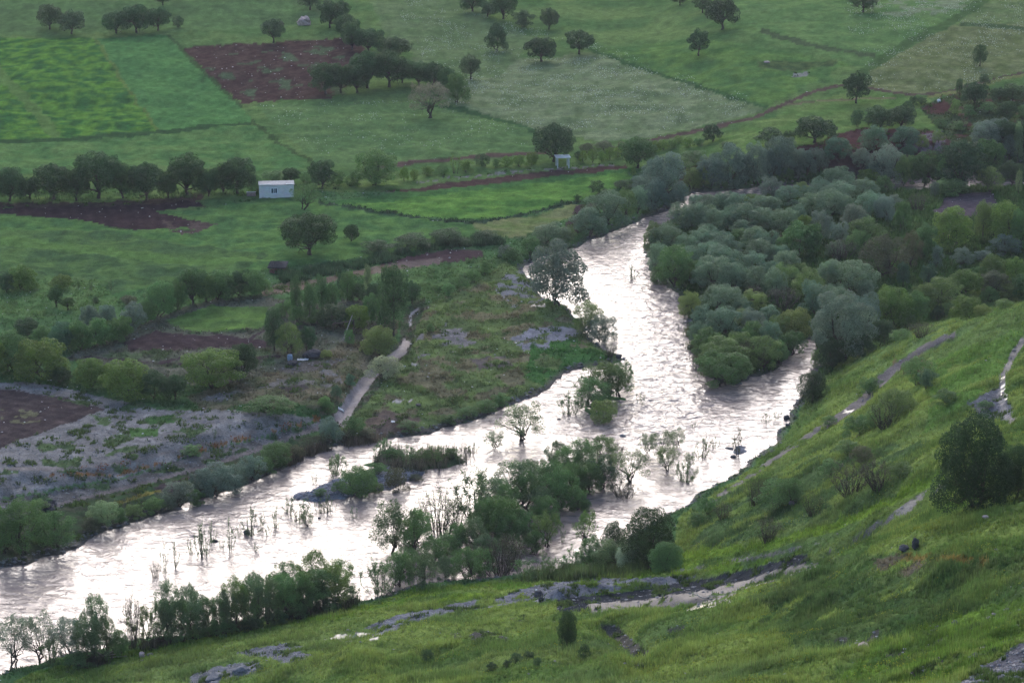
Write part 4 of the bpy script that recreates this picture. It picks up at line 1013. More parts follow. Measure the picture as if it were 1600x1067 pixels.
row('trees in the right hand wood', 'in the wood behind the hill', 'round', [
    (1410, 360, 27, 46, 'round', 'mid'), (1434, 332, 32, 26, 'bare', 'brown'), (1489, 394, 62, 66, 'lime', 'big yellow-green tree below the small ploughed plot'), (1445, 408, 40, 58, 'mid'), (1355, 390, 52, 46, 'open', 'olive'), (1340, 398, 34, 36, 'open', 'mid'), (1384, 438, 68, 66, 'open', 'brown', 'spreading brownish olive tree in the middle of the wood'),
    (1425, 420, 32, 54, 'open', 'brown'), (1464, 420, 21, 34, 'open', 'slate'), (1411, 448, 20, 36, 'poplar', 'blue', 'first of two slim columnar bushes in the small clearing'), (1451, 447, 24, 34, 'poplar', 'blue', 'stouter columnar bush farther into the small clearing'), (1573, 388, 56, 72, 'lime'), (1535, 376, 28, 58, 'poplar', 'olive'), (1552, 372, 26, 46, 'open', 'olive'),
    (1570, 402, 46, 32, 'open', 'slate'), (1600, 396, 40, 70, 'mid'), (1505, 420, 32, 30, 'open', 'slate'), (1536, 410, 32, 18, 'shrub', 'grey'), (1552, 444, 42, 44, 'olive'), (1586, 450, 34, 46, 'lime'), (1510, 460, 48, 38, 'lime'), (1530, 442, 26, 26, 'mid'), (1554, 464, 40, 36, 'open', 'brown'), (1600, 470, 40, 40, 'mid'),
    (1468, 486, 60, 46, 'open', 'olive'), (1440, 486, 34, 40, 'olive'), (1402, 512, 64, 62, 'lime', 'bright yellow-green tree next to the largest willow'), (1380, 540, 36, 44, 'round', 'dk'), (1384, 494, 30, 46, 'lime'), (1430, 506, 40, 50, 'mid'), (1418, 514, 23, 28, 'pale'), (1512, 499, 48, 38, 'lime'), (1548, 474, 28, 24, 'mid'), (1578, 470, 30, 26, 'olive'),
    (1466, 502, 20, 25, 'round', 'dk'), (1488, 498, 28, 26, 'olive'), (1442, 528, 40, 22, 'bare', 'brown', 'dead brown brush at the head of the hillside track'), (1410, 534, 36, 22, 'shrub', 'mid'), (1536, 494, 30, 20, 'shrub', 'yel'), (1570, 484, 30, 18, 'shrub', 'olive')])
row('trees out in the crop field', 'by the ditch in the crop field', 'broad', [
    (483, 402, 82, 66, 'large dark tree beside the reed ditch below the hut'), (549, 379, 24, 28, 'small dark tree to the side of the large ditch tree'), (477, 331, 41, 42, 'flood', 'mid', 'thin-crowned tree just in front of the concrete hut'), (590, 398, 50, 18, 'shrub', 'dk'), (640, 392, 60, 16, 'shrub', 'dk'), (700, 384, 60, 16, 'shrub', 'dk'), (760, 378, 40, 16, 'shrub', 'dk')])
row('trees on the left meadow', 'on the small meadow above the hedge', 'round', [
    (33, 455, 46, 38), (10, 458, 24, 32, 'dk'), (95, 453, 32, 24, 'lime'), (87, 480, 25, 33, 'broad', 'mid'), (106, 484, 23, 21, 'lone', 'mid'), (150, 474, 12, 10, 'shrub', 'dk'), (122, 452, 10, 20, 'thin'), (142, 454, 10, 18, 'thin'), (175, 454, 10, 18, 'thin'), (-14, 452, 30, 36)])
row('hedge of trees along the vegetable plots', 'in the hedge beside the plots', 'round', [
    (42, 532, 44, 32, 'dk'), (66, 544, 34, 34, 'mid'), (95, 552, 36, 50, 'blue'), (112, 548, 30, 40, 'mid'), (125, 548, 34, 44, 'mid'), (140, 520, 32, 42, 'slate'), (157, 542, 44, 44, 'mid'), (168, 510, 30, 34, 'slate'), (178, 536, 30, 36, 'mid'), (192, 530, 30, 36, 'mid'), (207, 517, 44, 44, 'willow', 'grey'),
    (228, 506, 30, 36, 'mid'), (250, 497, 44, 58, 'mid'), (277, 487, 32, 48, 'mid'), (300, 480, 48, 60, 'broad', 'mid'), (322, 474, 32, 46, 'mid'), (340, 470, 48, 48, 'mid'), (356, 468, 26, 38, 'mid'), (372, 464, 32, 38, 'dk'), (396, 465, 36, 42, 'mid'), (414, 460, 22, 24, 'shrub', 'mid'), (240, 470, 30, 20, 'shrub', 'mid'), (200, 478, 26, 16, 'shrub', 'brown')])
row('bushy trees above the gravel ground', 'in the bushy row above the gravel', 'round', [
    (18, 583, 62, 66, 'mid'), (64, 597, 80, 64, 'lime'), (94, 602, 38, 26, 'dk'), (122, 600, 30, 24, 'shrub', 'mid'), (141, 609, 52, 48, 'lime'), (170, 608, 34, 40, 'lime'), (199, 625, 74, 62, 'lime', 'roundest yellow-green bush nearest the gravel ground'), (240, 625, 46, 44, 'dk'), (273, 626, 34, 40, 'broad', 'dk'),
    (331, 610, 90, 62, 'lime', 'widest bright green bush in front of the vegetable plots'), (378, 593, 48, 55, 'broad', 'dk', 'dark tree tucked behind the widest bright bush'), (-16, 590, 50, 60, 'lime')])
row('slim poplars behind the garden', 'in the garden poplar grove', 'poplar', [
    (464, 502, 18, 70), (484, 502, 21, 56), (503, 492, 21, 62), (520, 490, 20, 46), (543, 470, 27, 46, 'mid'), (533, 458, 13, 30, 'dk'), (574, 460, 11, 47, 'pale'), (584, 468, 24, 26, 'round', 'dk'), (560, 472, 26, 28, 'round', 'dk'), (468, 508, 34, 30, 'shrub', 'mid'), (452, 496, 24, 30, 'shrub', 'mid'), (497, 508, 30, 24, 'shrub', 'mid'),
    (615, 524, 46, 104, 'dk', 'tallest dark poplar, standing beside the upper channel'), (643, 476, 26, 36, 'round', 'dk'), (524, 515, 52, 38, 'round', 'dk'), (556, 518, 38, 42, 'lime', 'round'), (582, 510, 32, 48, 'round', 'mid'), (600, 500, 26, 36, 'round', 'mid')])
row('garden trees by the bend of the plots', 'round the channel and brush heap', 'open', [
    (429, 549, 32, 66, 'poplar', 'dk', 'broad dark poplar at the edge of the vegetable plots'), (452, 559, 36, 52, 'olive'), (480, 549, 30, 40, 'round', 'dk'), (436, 496, 26, 22, 'shrub', 'mid'), (591, 559, 54, 46, 'round', 'yel', 'yellow-green dome-shaped willow beside the channel'), (599, 594, 52, 38, 'shrub', 'bloom', 'bush with whitish blossom leaning over the channel'), (510, 561, 19, 15, 'shrub', 'yel'),
    (546, 540, 16, 26, 'shrub', 'mid'), (546, 606, 20, 22, 'shrub', 'blue'), (526, 624, 18, 22, 'shrub', 'blue'), (508, 642, 22, 22, 'shrub', 'mid'), (672, 520, 14, 14, 'shrub', 'mid'), (512, 652, 26, 22, 'shrub', 'mid')])
row('willows on the flood plain edge', 'on the flood plain edge', 'open', [
    (871, 482, 88, 98, 'grey', 'round', 'large airy willow standing alone at the river edge'), (920, 526, 46, 50, 'olive'), (939, 536, 48, 46, 'willow', 'slate'), (952, 560, 24, 22, 'bare', 'brown'), (802, 410, 30, 22, 'shrub', 'mid'), (790, 402, 26, 20, 'shrub', 'grey'), (740, 442, 24, 22, 'shrub', 'mid'), (758, 430, 24, 22, 'shrub', 'mid'), (720, 452, 24, 20, 'shrub', 'mid'), (700, 462, 24, 20, 'shrub', 'mid'), (830, 402, 34, 30, 'willow', 'mid')])
row('shrubs growing in the main channel', 'in the main channel', 'sapling', [
    (945, 627, 62, 54, 'open', 'olive'), (966, 622, 42, 52, 'open', 'mid'), (925, 642, 50, 48, 'open', 'mid'), (945, 661, 46, 40, 'shrub', 'yel', 'compact yellow-green bush at the foot of the midstream shrubs'), (890, 650, 28, 30), (988, 437, 22, 22, 'thin', 'lone leafy sapling sticking out of the upper main channel'), (1001, 634, 15, 26, 'thin'), (975, 600, 24, 34), (912, 612, 22, 26)])
row('shrubs on the stony island', 'on the stony island', 'shrub', [(500, 778, 20, 14, 'mid'), (528, 768, 22, 16, 'mid'), (590, 744, 34, 20, 'mid'), (586, 770, 26, 20, 'olive'), (648, 752, 24, 16, 'brown'), (570, 752, 24, 18, 'mid')])
row('flooded willows below the confluence', 'in the water off the reed island', 'flood', [
    (811, 694, 68, 60, 'pale', 'fullest flooded willow with a black root stool in the shining water'), (773, 703, 28, 32), (737, 708, 28, 20, 'thin'), (596, 718, 24, 30, 'sapling'), (612, 722, 30, 22, 'shrub', 'mid'), (636, 728, 34, 24, 'sapling'), (660, 724, 30, 22, 'shrub', 'olive'), (684, 724, 32, 22, 'sapling', 'olive'), (706, 718, 28, 18, 'shrub', 'mid'), (655, 736, 34, 16, 'bare', 'brown'), (558, 779, 58, 50, 'round', 'mid', 'round dark bush on the stony island'), (620, 768, 36, 42, 'shrub', 'brown', 'brownish bush behind the round bush on the stony island')])
row('flooded willow thicket, upper rank', 'in the flooded thicket, upper rank', 'open', [
    (742, 816, 62, 68, 'sapling'), (775, 806, 50, 58), (810, 792, 68, 70), (835, 775, 44, 56), (868, 742, 38, 54), (886, 756, 46, 56, 'mid'), (908, 748, 52, 62, 'mid'), (940, 732, 46, 50, 'olive'), (960, 724, 30, 34, 'bare', 'brown'), (873, 802, 56, 68, 'mid'), (905, 776, 40, 50, 'mid'), (938, 766, 50, 54, 'willow', 'dk'),
    (985, 758, 52, 54, 'flood'), (976, 780, 44, 30, 'bare', 'brown'), (845, 810, 40, 50), (914, 798, 22, 26, 'shrub', 'mid'), (900, 800, 34, 40, 'mid'), (790, 812, 46, 56, 'mid'), (825, 800, 46, 60, 'mid'), (856, 784, 46, 60, 'mid'), (890, 780, 46, 56, 'mid'), (920, 772, 42, 50, 'mid'), (852, 826, 46, 50, 'mid'), (765, 828, 44, 50, 'mid')])
row('flooded willow thicket, lower rank', 'in the flooded thicket, lower rank', 'open', [
    (612, 868, 54, 84), (648, 870, 56, 74, 'mid'), (688, 838, 68, 66, 'bare', 'olive'), (716, 828, 40, 50, 'bare', 'olive'), (700, 872, 44, 42, 'willow', 'mid'), (740, 860, 44, 50), (780, 848, 64, 82, 'willow', 'mid'), (820, 850, 40, 58, 'willow', 'mid'), (853, 857, 42, 56, 'flood', 'olive'), (880, 847, 10, 32, 'thin'),
    (912, 854, 38, 58, 'flood', 'lime', 'leaning lime-topped willow on a bent dark trunk'), (622, 918, 40, 56, 'mid'), (662, 915, 42, 52), (594, 933, 38, 54, 'sapling'), (729, 906, 48, 50, 'mid'), (698, 905, 30, 36), (780, 902, 62, 62, 'bare', 'brown'), (760, 880, 40, 46), (800, 888, 40, 46, 'bare', 'brown'), (820, 908, 40, 26, 'sapling', 'mid'), (860, 902, 40, 24, 'sapling', 'mid'), (640, 900, 36, 44, 'mid'), (680, 890, 40, 50, 'mid'), (650, 850, 40, 50), (715, 862, 40, 46, 'mid'), (752, 900, 40, 44, 'mid'), (795, 862, 44, 60, 'mid'), (758, 838, 46, 56, 'mid'), (836, 868, 34, 40, 'mid')])
row('flooded willows off the hill foot', 'in the shallows off the hill foot', 'flood', [
    (1011, 710, 24, 36), (1036, 717, 38, 44), (1044, 738, 30, 44, 'the flooded willow on the tallest bare trunk off the hill foot'), (1058, 700, 22, 32), (1077, 731, 18, 28), (1070, 755, 26, 30, 'sapling'), (1095, 716, 26, 32, 'thin'), (1104, 704, 16, 24, 'thin'), (1152, 711, 24, 40, 'thin', 'brown'), (1118, 700, 14, 22, 'thin'),
    (1196, 660, 18, 16, 'thin'), (1214, 656, 14, 18, 'thin'), (1084, 668, 14, 12, 'thin')])
row('saplings in the lower river', 'in the lower river', 'thin', [
    (242, 903, 18, 28, 'bare'), (257, 896, 13, 50), (275, 888, 14, 42), (300, 866, 16, 30), (316, 871, 32, 56), (322, 866, 20, 40), (330, 850, 18, 34), (347, 858, 10, 20), (360, 863, 18, 54), (376, 838, 12, 24), (392, 838, 28, 46), (406, 830, 20, 34), (431, 826, 16, 38), (420, 838, 10, 22), (448, 800, 16, 26),
    (468, 812, 40, 40), (478, 824, 20, 28, 'flood'), (455, 808, 18, 24), (500, 800, 18, 26), (512, 799, 22, 30), (524, 744, 26, 34, 'sapling'), (492, 756, 10, 22), (400, 862, 10, 18), (520, 798, 12, 22), (54 + 500, 810, 12, 22)])
row('bushes on the lower river bank', 'on the lower field bank', 'open', [
    (33, 873, 74, 80, 'mid', 'largest dark bank willow at the photo edge, roots in the river'), (84, 863, 62, 54, 'mid'), (6, 868, 50, 66, 'mid'), (160, 826, 48, 40, 'willow', 'pale'), (142, 832, 30, 22, 'shrub', 'brown'), (188, 820, 26, 26, 'shrub', 'mid'), (210, 812, 30, 22, 'shrub', 'olive'), (240, 804, 36, 26, 'shrub', 'mid'), (280, 794, 46, 36, 'grey'),
    (262, 800, 30, 24, 'shrub', 'slate'), (305, 790, 30, 30, 'shrub', 'mid'), (338, 778, 72, 50, 'willow', 'slate'), (312, 776, 36, 34, 'willow', 'slate'), (368, 766, 36, 38, 'slate'), (393, 754, 42, 38, 'slate'), (415, 746, 30, 30, 'shrub', 'mid'), (433, 733, 50, 38, 'willow', 'mid'), (460, 720, 30, 24, 'shrub', 'brown'), (482, 710, 28, 26, 'bare', 'brown'), (505, 702, 26, 22, 'bare', 'brown'),
    (518, 691, 38, 36, 'willow', 'slate'), (552, 682, 34, 30, 'shrub', 'mid'), (536, 694, 34, 18, 'bare', 'brown'), (572, 688, 32, 14, 'shrub', 'brown'), (640, 676, 36, 14, 'shrub', 'mid'), (700, 664, 30, 14, 'shrub', 'mid'), (760, 648, 36, 22, 'shrub', 'mid'), (782, 640, 30, 24, 'shrub', 'mid'), (730, 656, 34, 18, 'shrub', 'mid'), (60, 800, 30, 20, 'shrub', 'olive'), (210, 720, 14, 10, 'shrub', 'mid'), (335, 686, 8, 18, 'thin'), (300, 716, 40, 14, 'shrub', 'mid'), (420, 650, 70, 12, 'shrub', 'mid')])
row('willows at the near bank', 'on the near bank by the corner', 'open', [
    (22, 1043, 54, 82, 'flood', 'grey', 'forked pale willow nearest the bottom corner of the river'), (58, 1039, 50, 74, 'flood', 'grey'), (105, 1034, 54, 62, 'grey'), (140, 1036, 54, 62), (145, 1022, 40, 88), (164, 1024, 32, 60), (122, 1012, 24, 52, 'thin'), (187, 1028, 32, 44, 'round', 'mid'), (205, 1014, 30, 78, 'bare', 'brown', 'dead brown twiggy tree on the near bank'), (221, 1006, 32, 46, 'sapling', 'olive'),
    (240, 1004, 26, 56, 'sapling'), (80, 1040, 24, 36, 'sapling'), (120, 1044, 50, 24, 'shrub', 'mid')])
row('thicket along the near bank', 'in the near bank thicket', 'open', [
    (262, 1002, 38, 88), (256, 1000, 32, 62, 'mid'), (282, 1000, 38, 62, 'mid'), (300, 998, 42, 72), (296, 984, 36, 70), (320, 996, 36, 58, 'mid'), (338, 994, 36, 56, 'mid'), (352, 990, 36, 64), (368, 987, 44, 78, 'olive'), (384, 984, 38, 62, 'mid'), (402, 980, 42, 76), (398, 966, 36, 74), (420, 976, 40, 68), (442, 970, 52, 68, 'mid'),
    (448, 934, 46, 56, 'mid'), (468, 962, 44, 64, 'mid'), (490, 944, 52, 80, 'olive'), (500, 956, 60, 60, 'mid'), (480, 958, 46, 50, 'dk'), (522, 950, 42, 66, 'olive'), (532, 934, 44, 58, 'olive'), (546, 946, 28, 28, 'sapling'), (455, 960, 36, 40, 'dk'), (430, 950, 40, 56, 'mid'), (270, 1006, 34, 26, 'shrub', 'mid'), (310, 1000, 40, 26, 'shrub', 'mid'),
    (350, 994, 40, 24, 'shrub', 'mid'), (390, 988, 40, 24, 'shrub', 'dk'), (430, 976, 40, 22, 'shrub', 'dk'), (470, 966, 44, 22, 'shrub', 'mid'), (512, 956, 40, 22, 'shrub', 'dk')])
row('trees at the foot of the hill', 'at the foot of the hill', 'open', [
    (1015, 892, 84, 98, 'dark', 'dense dark oak-like tree at the foot of the hill'), (960, 884, 42, 60, 'dark'), (1042, 893, 52, 42, 'dark', 'mid'), (955, 897, 66, 50, 'pale'), (925, 894, 42, 50, 'mid'), (980, 897, 44, 50, 'bloom', 'shrub'), (900, 897, 40, 30, 'sapling', 'mid'), (882, 902, 30, 18, 'sapling', 'mid'), (1271, 629, 44, 46, 'dark', 'small dark tree on the bank where the side channel ends')])
row('shrubs on the hillside', 'on the open hillside', 'shrub', [
    (1530, 796, 118, 146, 'dark', 'huge dark tree on the hillside at the photo edge'), (1592, 782, 60, 80, 'dark'), (886, 1011, 30, 52, 'dark', 'dk', 'small cone-shaped evergreen on the near hill'), (668, 1035, 20, 22, 'dk'), (912, 1032, 19, 27, 'dk'), (806, 1036, 20, 18, 'dk'), (827, 1031, 20, 15, 'dk'), (840, 1041, 14, 15, 'dk'), (792, 1044, 18, 14, 'dk'), (768, 1048, 18, 14, 'dk'),
    (1360, 618, 40, 30, 'mid'), (1436, 604, 56, 44, 'mid'), (1449, 608, 36, 32, 'blue'), (1400, 652, 62, 46, 'olive'), (1385, 670, 56, 36, 'bare', 'olive'), (1342, 682, 52, 36, 'mid'), (1368, 668, 36, 28, 'mid'), (1350, 724, 40, 26, 'brown'), (1335, 776, 68, 48, 'bare', 'brown'), (1375, 768, 54, 42, 'bare', 'brown'), (1200, 849, 44, 34, 'bare', 'brown'),
    (1215, 796, 62, 50, 'mid'), (1180, 790, 40, 40, 'bare', 'olive'), (1240, 790, 40, 40, 'open', 'mid'), (1271, 806, 32, 34, 'bare', 'olive'), (1106, 806, 34, 30, 'mid'), (1090, 826, 30, 26, 'mid'), (1130, 812, 28, 24, 'bare', 'brown'), (1296, 668, 24, 18, 'mid'), (1325, 712, 40, 24, 'mid'), (1410, 748, 46, 26, 'olive'), (1300, 742, 40, 24, 'mid'), (1502, 700, 34, 22, 'mid'), (1480, 632, 40, 22, 'mid'), (1540, 640, 26, 14, 'mid')])
# ------------------------------------------------------------------ plant them
rngp = random.Random(5)
USED = {}
seen_labels = {}
allp = [(r, i) for r in range(len(ROWS)) for i in range(len(ROWS[r][2]))]
P_ = np.array([[ROWS[r][2][i][0], ROWS[r][2][i][1]] for r, i in allp], float)
HX, HY, HZ = hit(P_[:, 0], P_[:, 1])
POS = {k: (HX[j], HY[j], HZ[j]) for j, k in enumerate(allp)}
WAT = {k: bool(b) for k, b in zip(allp, inside(HX, HY, RIVER_W))}

def plant(kind, x, y, z, w, h, tint, label, group, dist):
    nv = NVAR[kind]
    u = USED.get(kind, 0); USED[kind] = u + 1
    key = (kind, u % nv)
    name, cat = NAMES[kind]
    col = TINT.get(tint) or LEAFC[kind]
    g_ = rngp.uniform(.82, 1.2); hue = rngp.uniform(-.07, .07)
    g_ *= 1.4 if (tint == 'dk' or kind in ('broad', 'lone', 'poplar')) else 1.68
    col = (col[0] * .93 * g_ * (1 + hue), col[1] * g_, col[2] * .92 * g_ * (1 - hue), 1.0)
    if key not in PROTO:
        PROTO[key] = make_proto(kind, key[1])
    cm, tm = PROTO[key]
    e = bpy.data.objects.new(name, None); e.empty_display_size = .5
    COL.objects.link(e)
    e.location = (x, y, z)
    e.rotation_euler = (rngp.uniform(-.03, .03), rngp.uniform(-.03, .03), rngp.uniform(0, 6.283))
    e.scale = (w, w, h)
    tag(e, label, cat, group)
    c = bpy.data.objects.new('crown' if kind not in ('thin', 'sapling', 'bare', 'shrub') else 'foliage', cm); c.color = col
    t = bpy.data.objects.new('trunk' if kind not in ('thin', 'sapling', 'bare', 'shrub') else 'stems', tm)
    for o in (c, t):
        COL.objects.link(o); o.parent = e
    return e

GEO = {}
for j, k in enumerate(allp):
    cx, by, w, h, kd = ROWS[k[0]][2][k[1]][:5]
    x, y, z = POS[k]
    s = F / (y * CP - (z - H) * SP)
    GEO[k] = (s, y + (w / s * .22 if kd not in ('poplar', 'thin', 'lone') else 0))
_z2 = height(HX, np.array([GEO[k][1] for k in allp]))
Z2 = {k: float(v) for k, v in zip(allp, _z2)}
for r, (grp, where, items) in enumerate(ROWS):
    order = sorted([i for i in range(len(items)) if not items[i][6]], key=lambda i: items[i][0])
    # count the unlabelled ones kind by kind along the row
    cnt = {}
    for i in order:
        cx, by, w, h, k, tint, lab = items[i]
        what = ((ADJ[tint] + ' ') if tint else '') + (SHORT[k] if tint else KADJ[k])
        cnt.setdefault(what, []).append(i)
    for what, idx in cnt.items():
        ws = sorted(idx, key=lambda i: -items[i][2] * items[i][3])
        for n_, i in enumerate(idx):
            if len(idx) == 1:
                items[i][6] = f'the one {what} {where}'
            else:
                items[i][6] = f'{ORD[n_]} {what} from the left {where}'
    for i, (cx, by, w, h, k, tint, lab) in enumerate(items):
        x, y, z = POS[(r, i)]
        dist = y * CP - (z - H) * SP
        s = F / dist
        W = w / s
        # a round crown seen from above shows part of its top: take that out of the height
        ang = math.atan2(H - z, y)
        Hm = max((h / s) / math.cos(ang) - W * .5 * math.tan(ang) * .3, W * .4)
        over = {'sapling': 1.35, 'open': 1.25, 'bare': 1.2, 'thin': 1.3, 'dark': 1.08, 'flood': 1.22}.get(k, 1.10)
        if k in ('sapling', 'open', 'bare', 'thin', 'dark', 'flood', 'poplar'): Hm = (h / s) / math.cos(ang) * (1.15 if k in ('sapling', 'thin', 'bare') else 1.05)
        y2 = y + W * .22 if k not in ('poplar', 'thin', 'lone') else y        # the foot in the photo is the near edge of the foliage
        z2 = Z2[(r, i)]
        if k == 'dark' and w > 60: z2 -= Hm * .07
        if WAT[(r, i)]: z2 = max(z2, -0.45)
        plant(k, x, y2, z2 - .03, W * over, Hm * 1.03, tint, lab, grp, dist)
# ------------------------------------------------------------------ grass, reeds, stones: scattered stuff
def mat_blade():
    m, n, l, out = nt('grass blades')
    at = n.new('ShaderNodeAttribute'); at.attribute_name = 'alb'
    d = n.new('ShaderNodeBsdfDiffuse'); t = n.new('ShaderNodeBsdfTranslucent')
    l.new(at.outputs['Color'], d.inputs['Color']); l.new(at.outputs['Color'], t.inputs['Color'])
    mx = n.new('ShaderNodeMixShader'); mx.inputs[0].default_value = .4
    l.new(d.outputs[0], mx.inputs[1]); l.new(t.outputs[0], mx.inputs[2]); l.new(mx.outputs[0], out.inputs[0])
    return m
M_BLADE = mat_blade()
rs = np.random.RandomState(11)
cellA = (np.roll(GX, -1, 1) - GX) * (np.roll(GY, -1, 0) - GY)
cellA[:, -1] = 0; cellA[-1, :] = 0
cellA = np.maximum(cellA, 0).ravel()
inframe = (ppx > -60) & (ppx < 1660) & (ppy > -60) & (ppy < 1120) & (pdep > 10)
river_in = (gd < .4) & (ghd <= 0)

def sample(weight, n):
    w = cellA * weight * inframe
    tot = w.sum()
    if tot <= 0: return np.zeros(0, int), 0, 0
    idx = rs.choice(len(w), n, p=w / tot)
    r, c = idx // nx, idx % nx
    u, v = rs.rand(n), rs.rand(n)
    g3 = np.stack([gx, gy, gz], 1)
    a, b, d = g3[idx], g3[idx + 1], g3[np.minimum(idx + nx, len(gx) - 1)]
    return idx, a + (b - a) * u[:, None] + (d - a) * v[:, None], tot

def tufts(name, label, weight, n, h, blades, wid, colf=1.35, spread=.5, tip=1.25, col=None, cat=None, vr=.28, rootf=.8):
    idx, P, tot = sample(weight, n)
    hs = h * rs.uniform(.5, 1.4, n) * (1 + .5 * noise(P[:, 0], P[:, 1], 3, 950))
    hs = np.maximum(hs, h * .3)
    base = alb[idx] if col is None else C(*col)[None, :] * rs.uniform(.7, 1.3, (n, 1))
    base = base * colf * rs.uniform(1 - vr, 1 + vr, (n, 1)) * (1 + rs.normal(0, .05, (n, 3)))
    Vv, Cc = [], []
    for k in range(blades):
        a = rs.uniform(0, 6.283, n); lean = spread * rs.uniform(.2, 1, n) * hs
        off = rs.normal(0, .25, (n, 2)) * hs[:, None]
        root = P + np.stack([off[:, 0], off[:, 1], np.full(n, -.03)], 1)
        w = wid * rs.uniform(.6, 1.4, n)
        t = a + math.pi / 2
        side = np.stack([np.cos(t) * w, np.sin(t) * w, np.zeros(n)], 1)
        top = root + np.stack([np.cos(a) * lean, np.sin(a) * lean, hs * rs.uniform(.7, 1.1, n)], 1)
        Vv.append(np.stack([root - side, root + side, top], 1))
        c = base * rs.uniform(.85, 1.15, (n, 1))
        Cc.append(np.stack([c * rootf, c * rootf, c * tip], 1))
    V = np.concatenate(Vv).reshape(-1, 3); Cl = np.clip(np.concatenate(Cc).reshape(-1, 3), .005, .8)
    Cl = np.concatenate([Cl, np.ones((len(Cl), 1))], 1)
    me = mesh_np(name, V, np.arange(len(V)).reshape(-1, 3), M_BLADE, False, {'alb': ('FLOAT_COLOR', Cl)})
    return tag(link(bpy.data.objects.new(name, me)), label, cat or name.replace('_', ' '), kind='stuff')

D2 = (300.0 / np.maximum(pdep, 60)) ** 2
is_hill = (zid == HILL) & (ghd > .5)
tall = sstep(-.25, .35, fbm(gx, gy, 11, 961))
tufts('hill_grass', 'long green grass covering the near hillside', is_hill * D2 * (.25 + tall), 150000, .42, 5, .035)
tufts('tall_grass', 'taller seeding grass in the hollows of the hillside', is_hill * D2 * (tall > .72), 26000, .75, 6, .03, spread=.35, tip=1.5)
tufts('bank_weeds', 'rank weeds on the earth banks and path edges', ((zid == MUD) | (zid == GRAVEL)) * (~river_in) * D2 * (fbm(gx, gy, 3, 963) > .18), 16000, .4, 5, .05, col=(.07, .11, .035), colf=1.0)
fieldw = (zid == FIELD) * (ghd <= 0)
tufts('meadow_grass', 'rough grass and weeds on the flood plain', (zid == GROUND) * (ghd <= 0) * (~river_in) * (.15 + sstep(-.1, .4, fbm(gx, gy, 5, 967))), 70000, .38, 5, .055, colf=1.3)
wood = inside(ppx, ppy, np.array([(1020, 360), (1200, 292), (1700, 250), (1700, 420), (1500, 470), (1400, 530), (1290, 590), (1100, 595), (1085, 500)], float)) & (zid == GROUND) & ~river_in
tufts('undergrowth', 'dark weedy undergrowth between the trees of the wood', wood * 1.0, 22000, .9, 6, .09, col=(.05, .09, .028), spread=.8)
for poly, n_, hh, c_, nm, lb in (
    ([(-60, 316), (-60, 300), (150, 296), (400, 292), (560, 280), (560, 292), (420, 306), (200, 314)], 1200, .6, (.05, .095, .034), 'hedge_weeds', 'dark weeds and brambles growing under the row of trees'),
    ([(578, 722), (600, 706), (735, 706), (738, 722), (680, 738), (600, 738)], 480, 1.3, (.12, .115, .085), 'reeds', 'greyish reeds crowding the small island in the river'),
    ([(440, 722), (500, 700), (600, 688), (600, 696), (500, 712), (455, 735)], 900, 1.2, (.115, .095, .068), 'dry_reeds', 'dry brownish reeds along the bank below the channel mouth'),
    ([(560, 410), (430, 428), (440, 445), (560, 422), (700, 388), (790, 382), (780, 370), (700, 376)], 3000, .9, (.045, .080, .040), 'ditch_reeds', 'dark green reeds filling the ditch below the crop field'),
    ([(820, 902), (1000, 892), (1000, 900), (820, 912)], 900, 1.6, (.075, .11, .04), 'bank_reeds', 'green reeds on the near bank by the dark trees'),
    ([(1085, 600), (1060, 470), (1090, 480), (1110, 590)], 500, 1.2, (.06, .08, .03), 'edge_reeds', 'dark reeds under the trees of the island edge'),
    ([(100, 1040), (250, 1000), (560, 940), (540, 956), (240, 1014), (110, 1052)], 1300, .8, (.06, .06, .04), 'brush', 'dark tangled brush under the near bank thicket')):
    m_ = inside(ppx, ppy, np.array(poly, float))
    tufts(nm, lb, m_ * sstep(-.25, .25, fbm(gx, gy, 4, 991)), n_, hh, 7, .05, col=c_, spread=.35, tip=1.15, colf=1.25)

# white meadow flowers, small pale specks
def specks(name, label, weight, n, size, col, lift, cat=None):
    idx, P, tot = sample(weight, n)
    P = P + np.stack([np.zeros(n), np.zeros(n), lift * rs.uniform(.6, 1.2, n)], 1)
    N = np.stack([rs.normal(0, .5, n), rs.normal(-.5, .5, n), np.ones(n)], 1); N /= np.linalg.norm(N, axis=1)[:, None]
    v, f = quads(P, N, size * rs.uniform(.5, 1.5, n), size * rs.uniform(.4, 1.2, n), rs)
    c = np.repeat(np.concatenate([C(*col)[None, :] * rs.uniform(.6, 1.2, (n, 1)), np.ones((n, 1))], 1), 4, 0)
    me = mesh_np(name, v, f, M_BLADE, False, {'alb': ('FLOAT_COLOR', c)})
    return tag(link(bpy.data.objects.new(name, me)), label, cat or name.replace('_', ' '), kind='stuff')
fl = inside(ppx, ppy, np.array([(600, -20), (720, 20), (930, 70), (1205, 166), (1015, 214), (838, 206), (700, 165), (640, 60)], float))
fl2 = inside(ppx, ppy, np.array([(1300, -40), (1700, -40), (1700, 110), (1440, 150), (1350, 136)], float))
fl3 = inside(ppx, ppy, np.array([(398, 163), (640, 160), (836, 208), (836, 236), (500, 250)], float))
specks('white_flowers', 'white flowers sprinkled through the far meadows', (fl * 1.0 + fl2 * .9 + fl3 * .35) * (fieldw > 0) * sstep(-.15, .35, fbm(gx, gy * .7, 9, 971)), 9000, .22, (.50, .53, .47), .4)
specks('yellow_flowers', 'yellow-green flowering weeds on the near slopes', is_hill * D2 * sstep(.1, .4, fbm(gx, gy, 6, 973)), 9000, .14, (.28, .30, .04), .4)
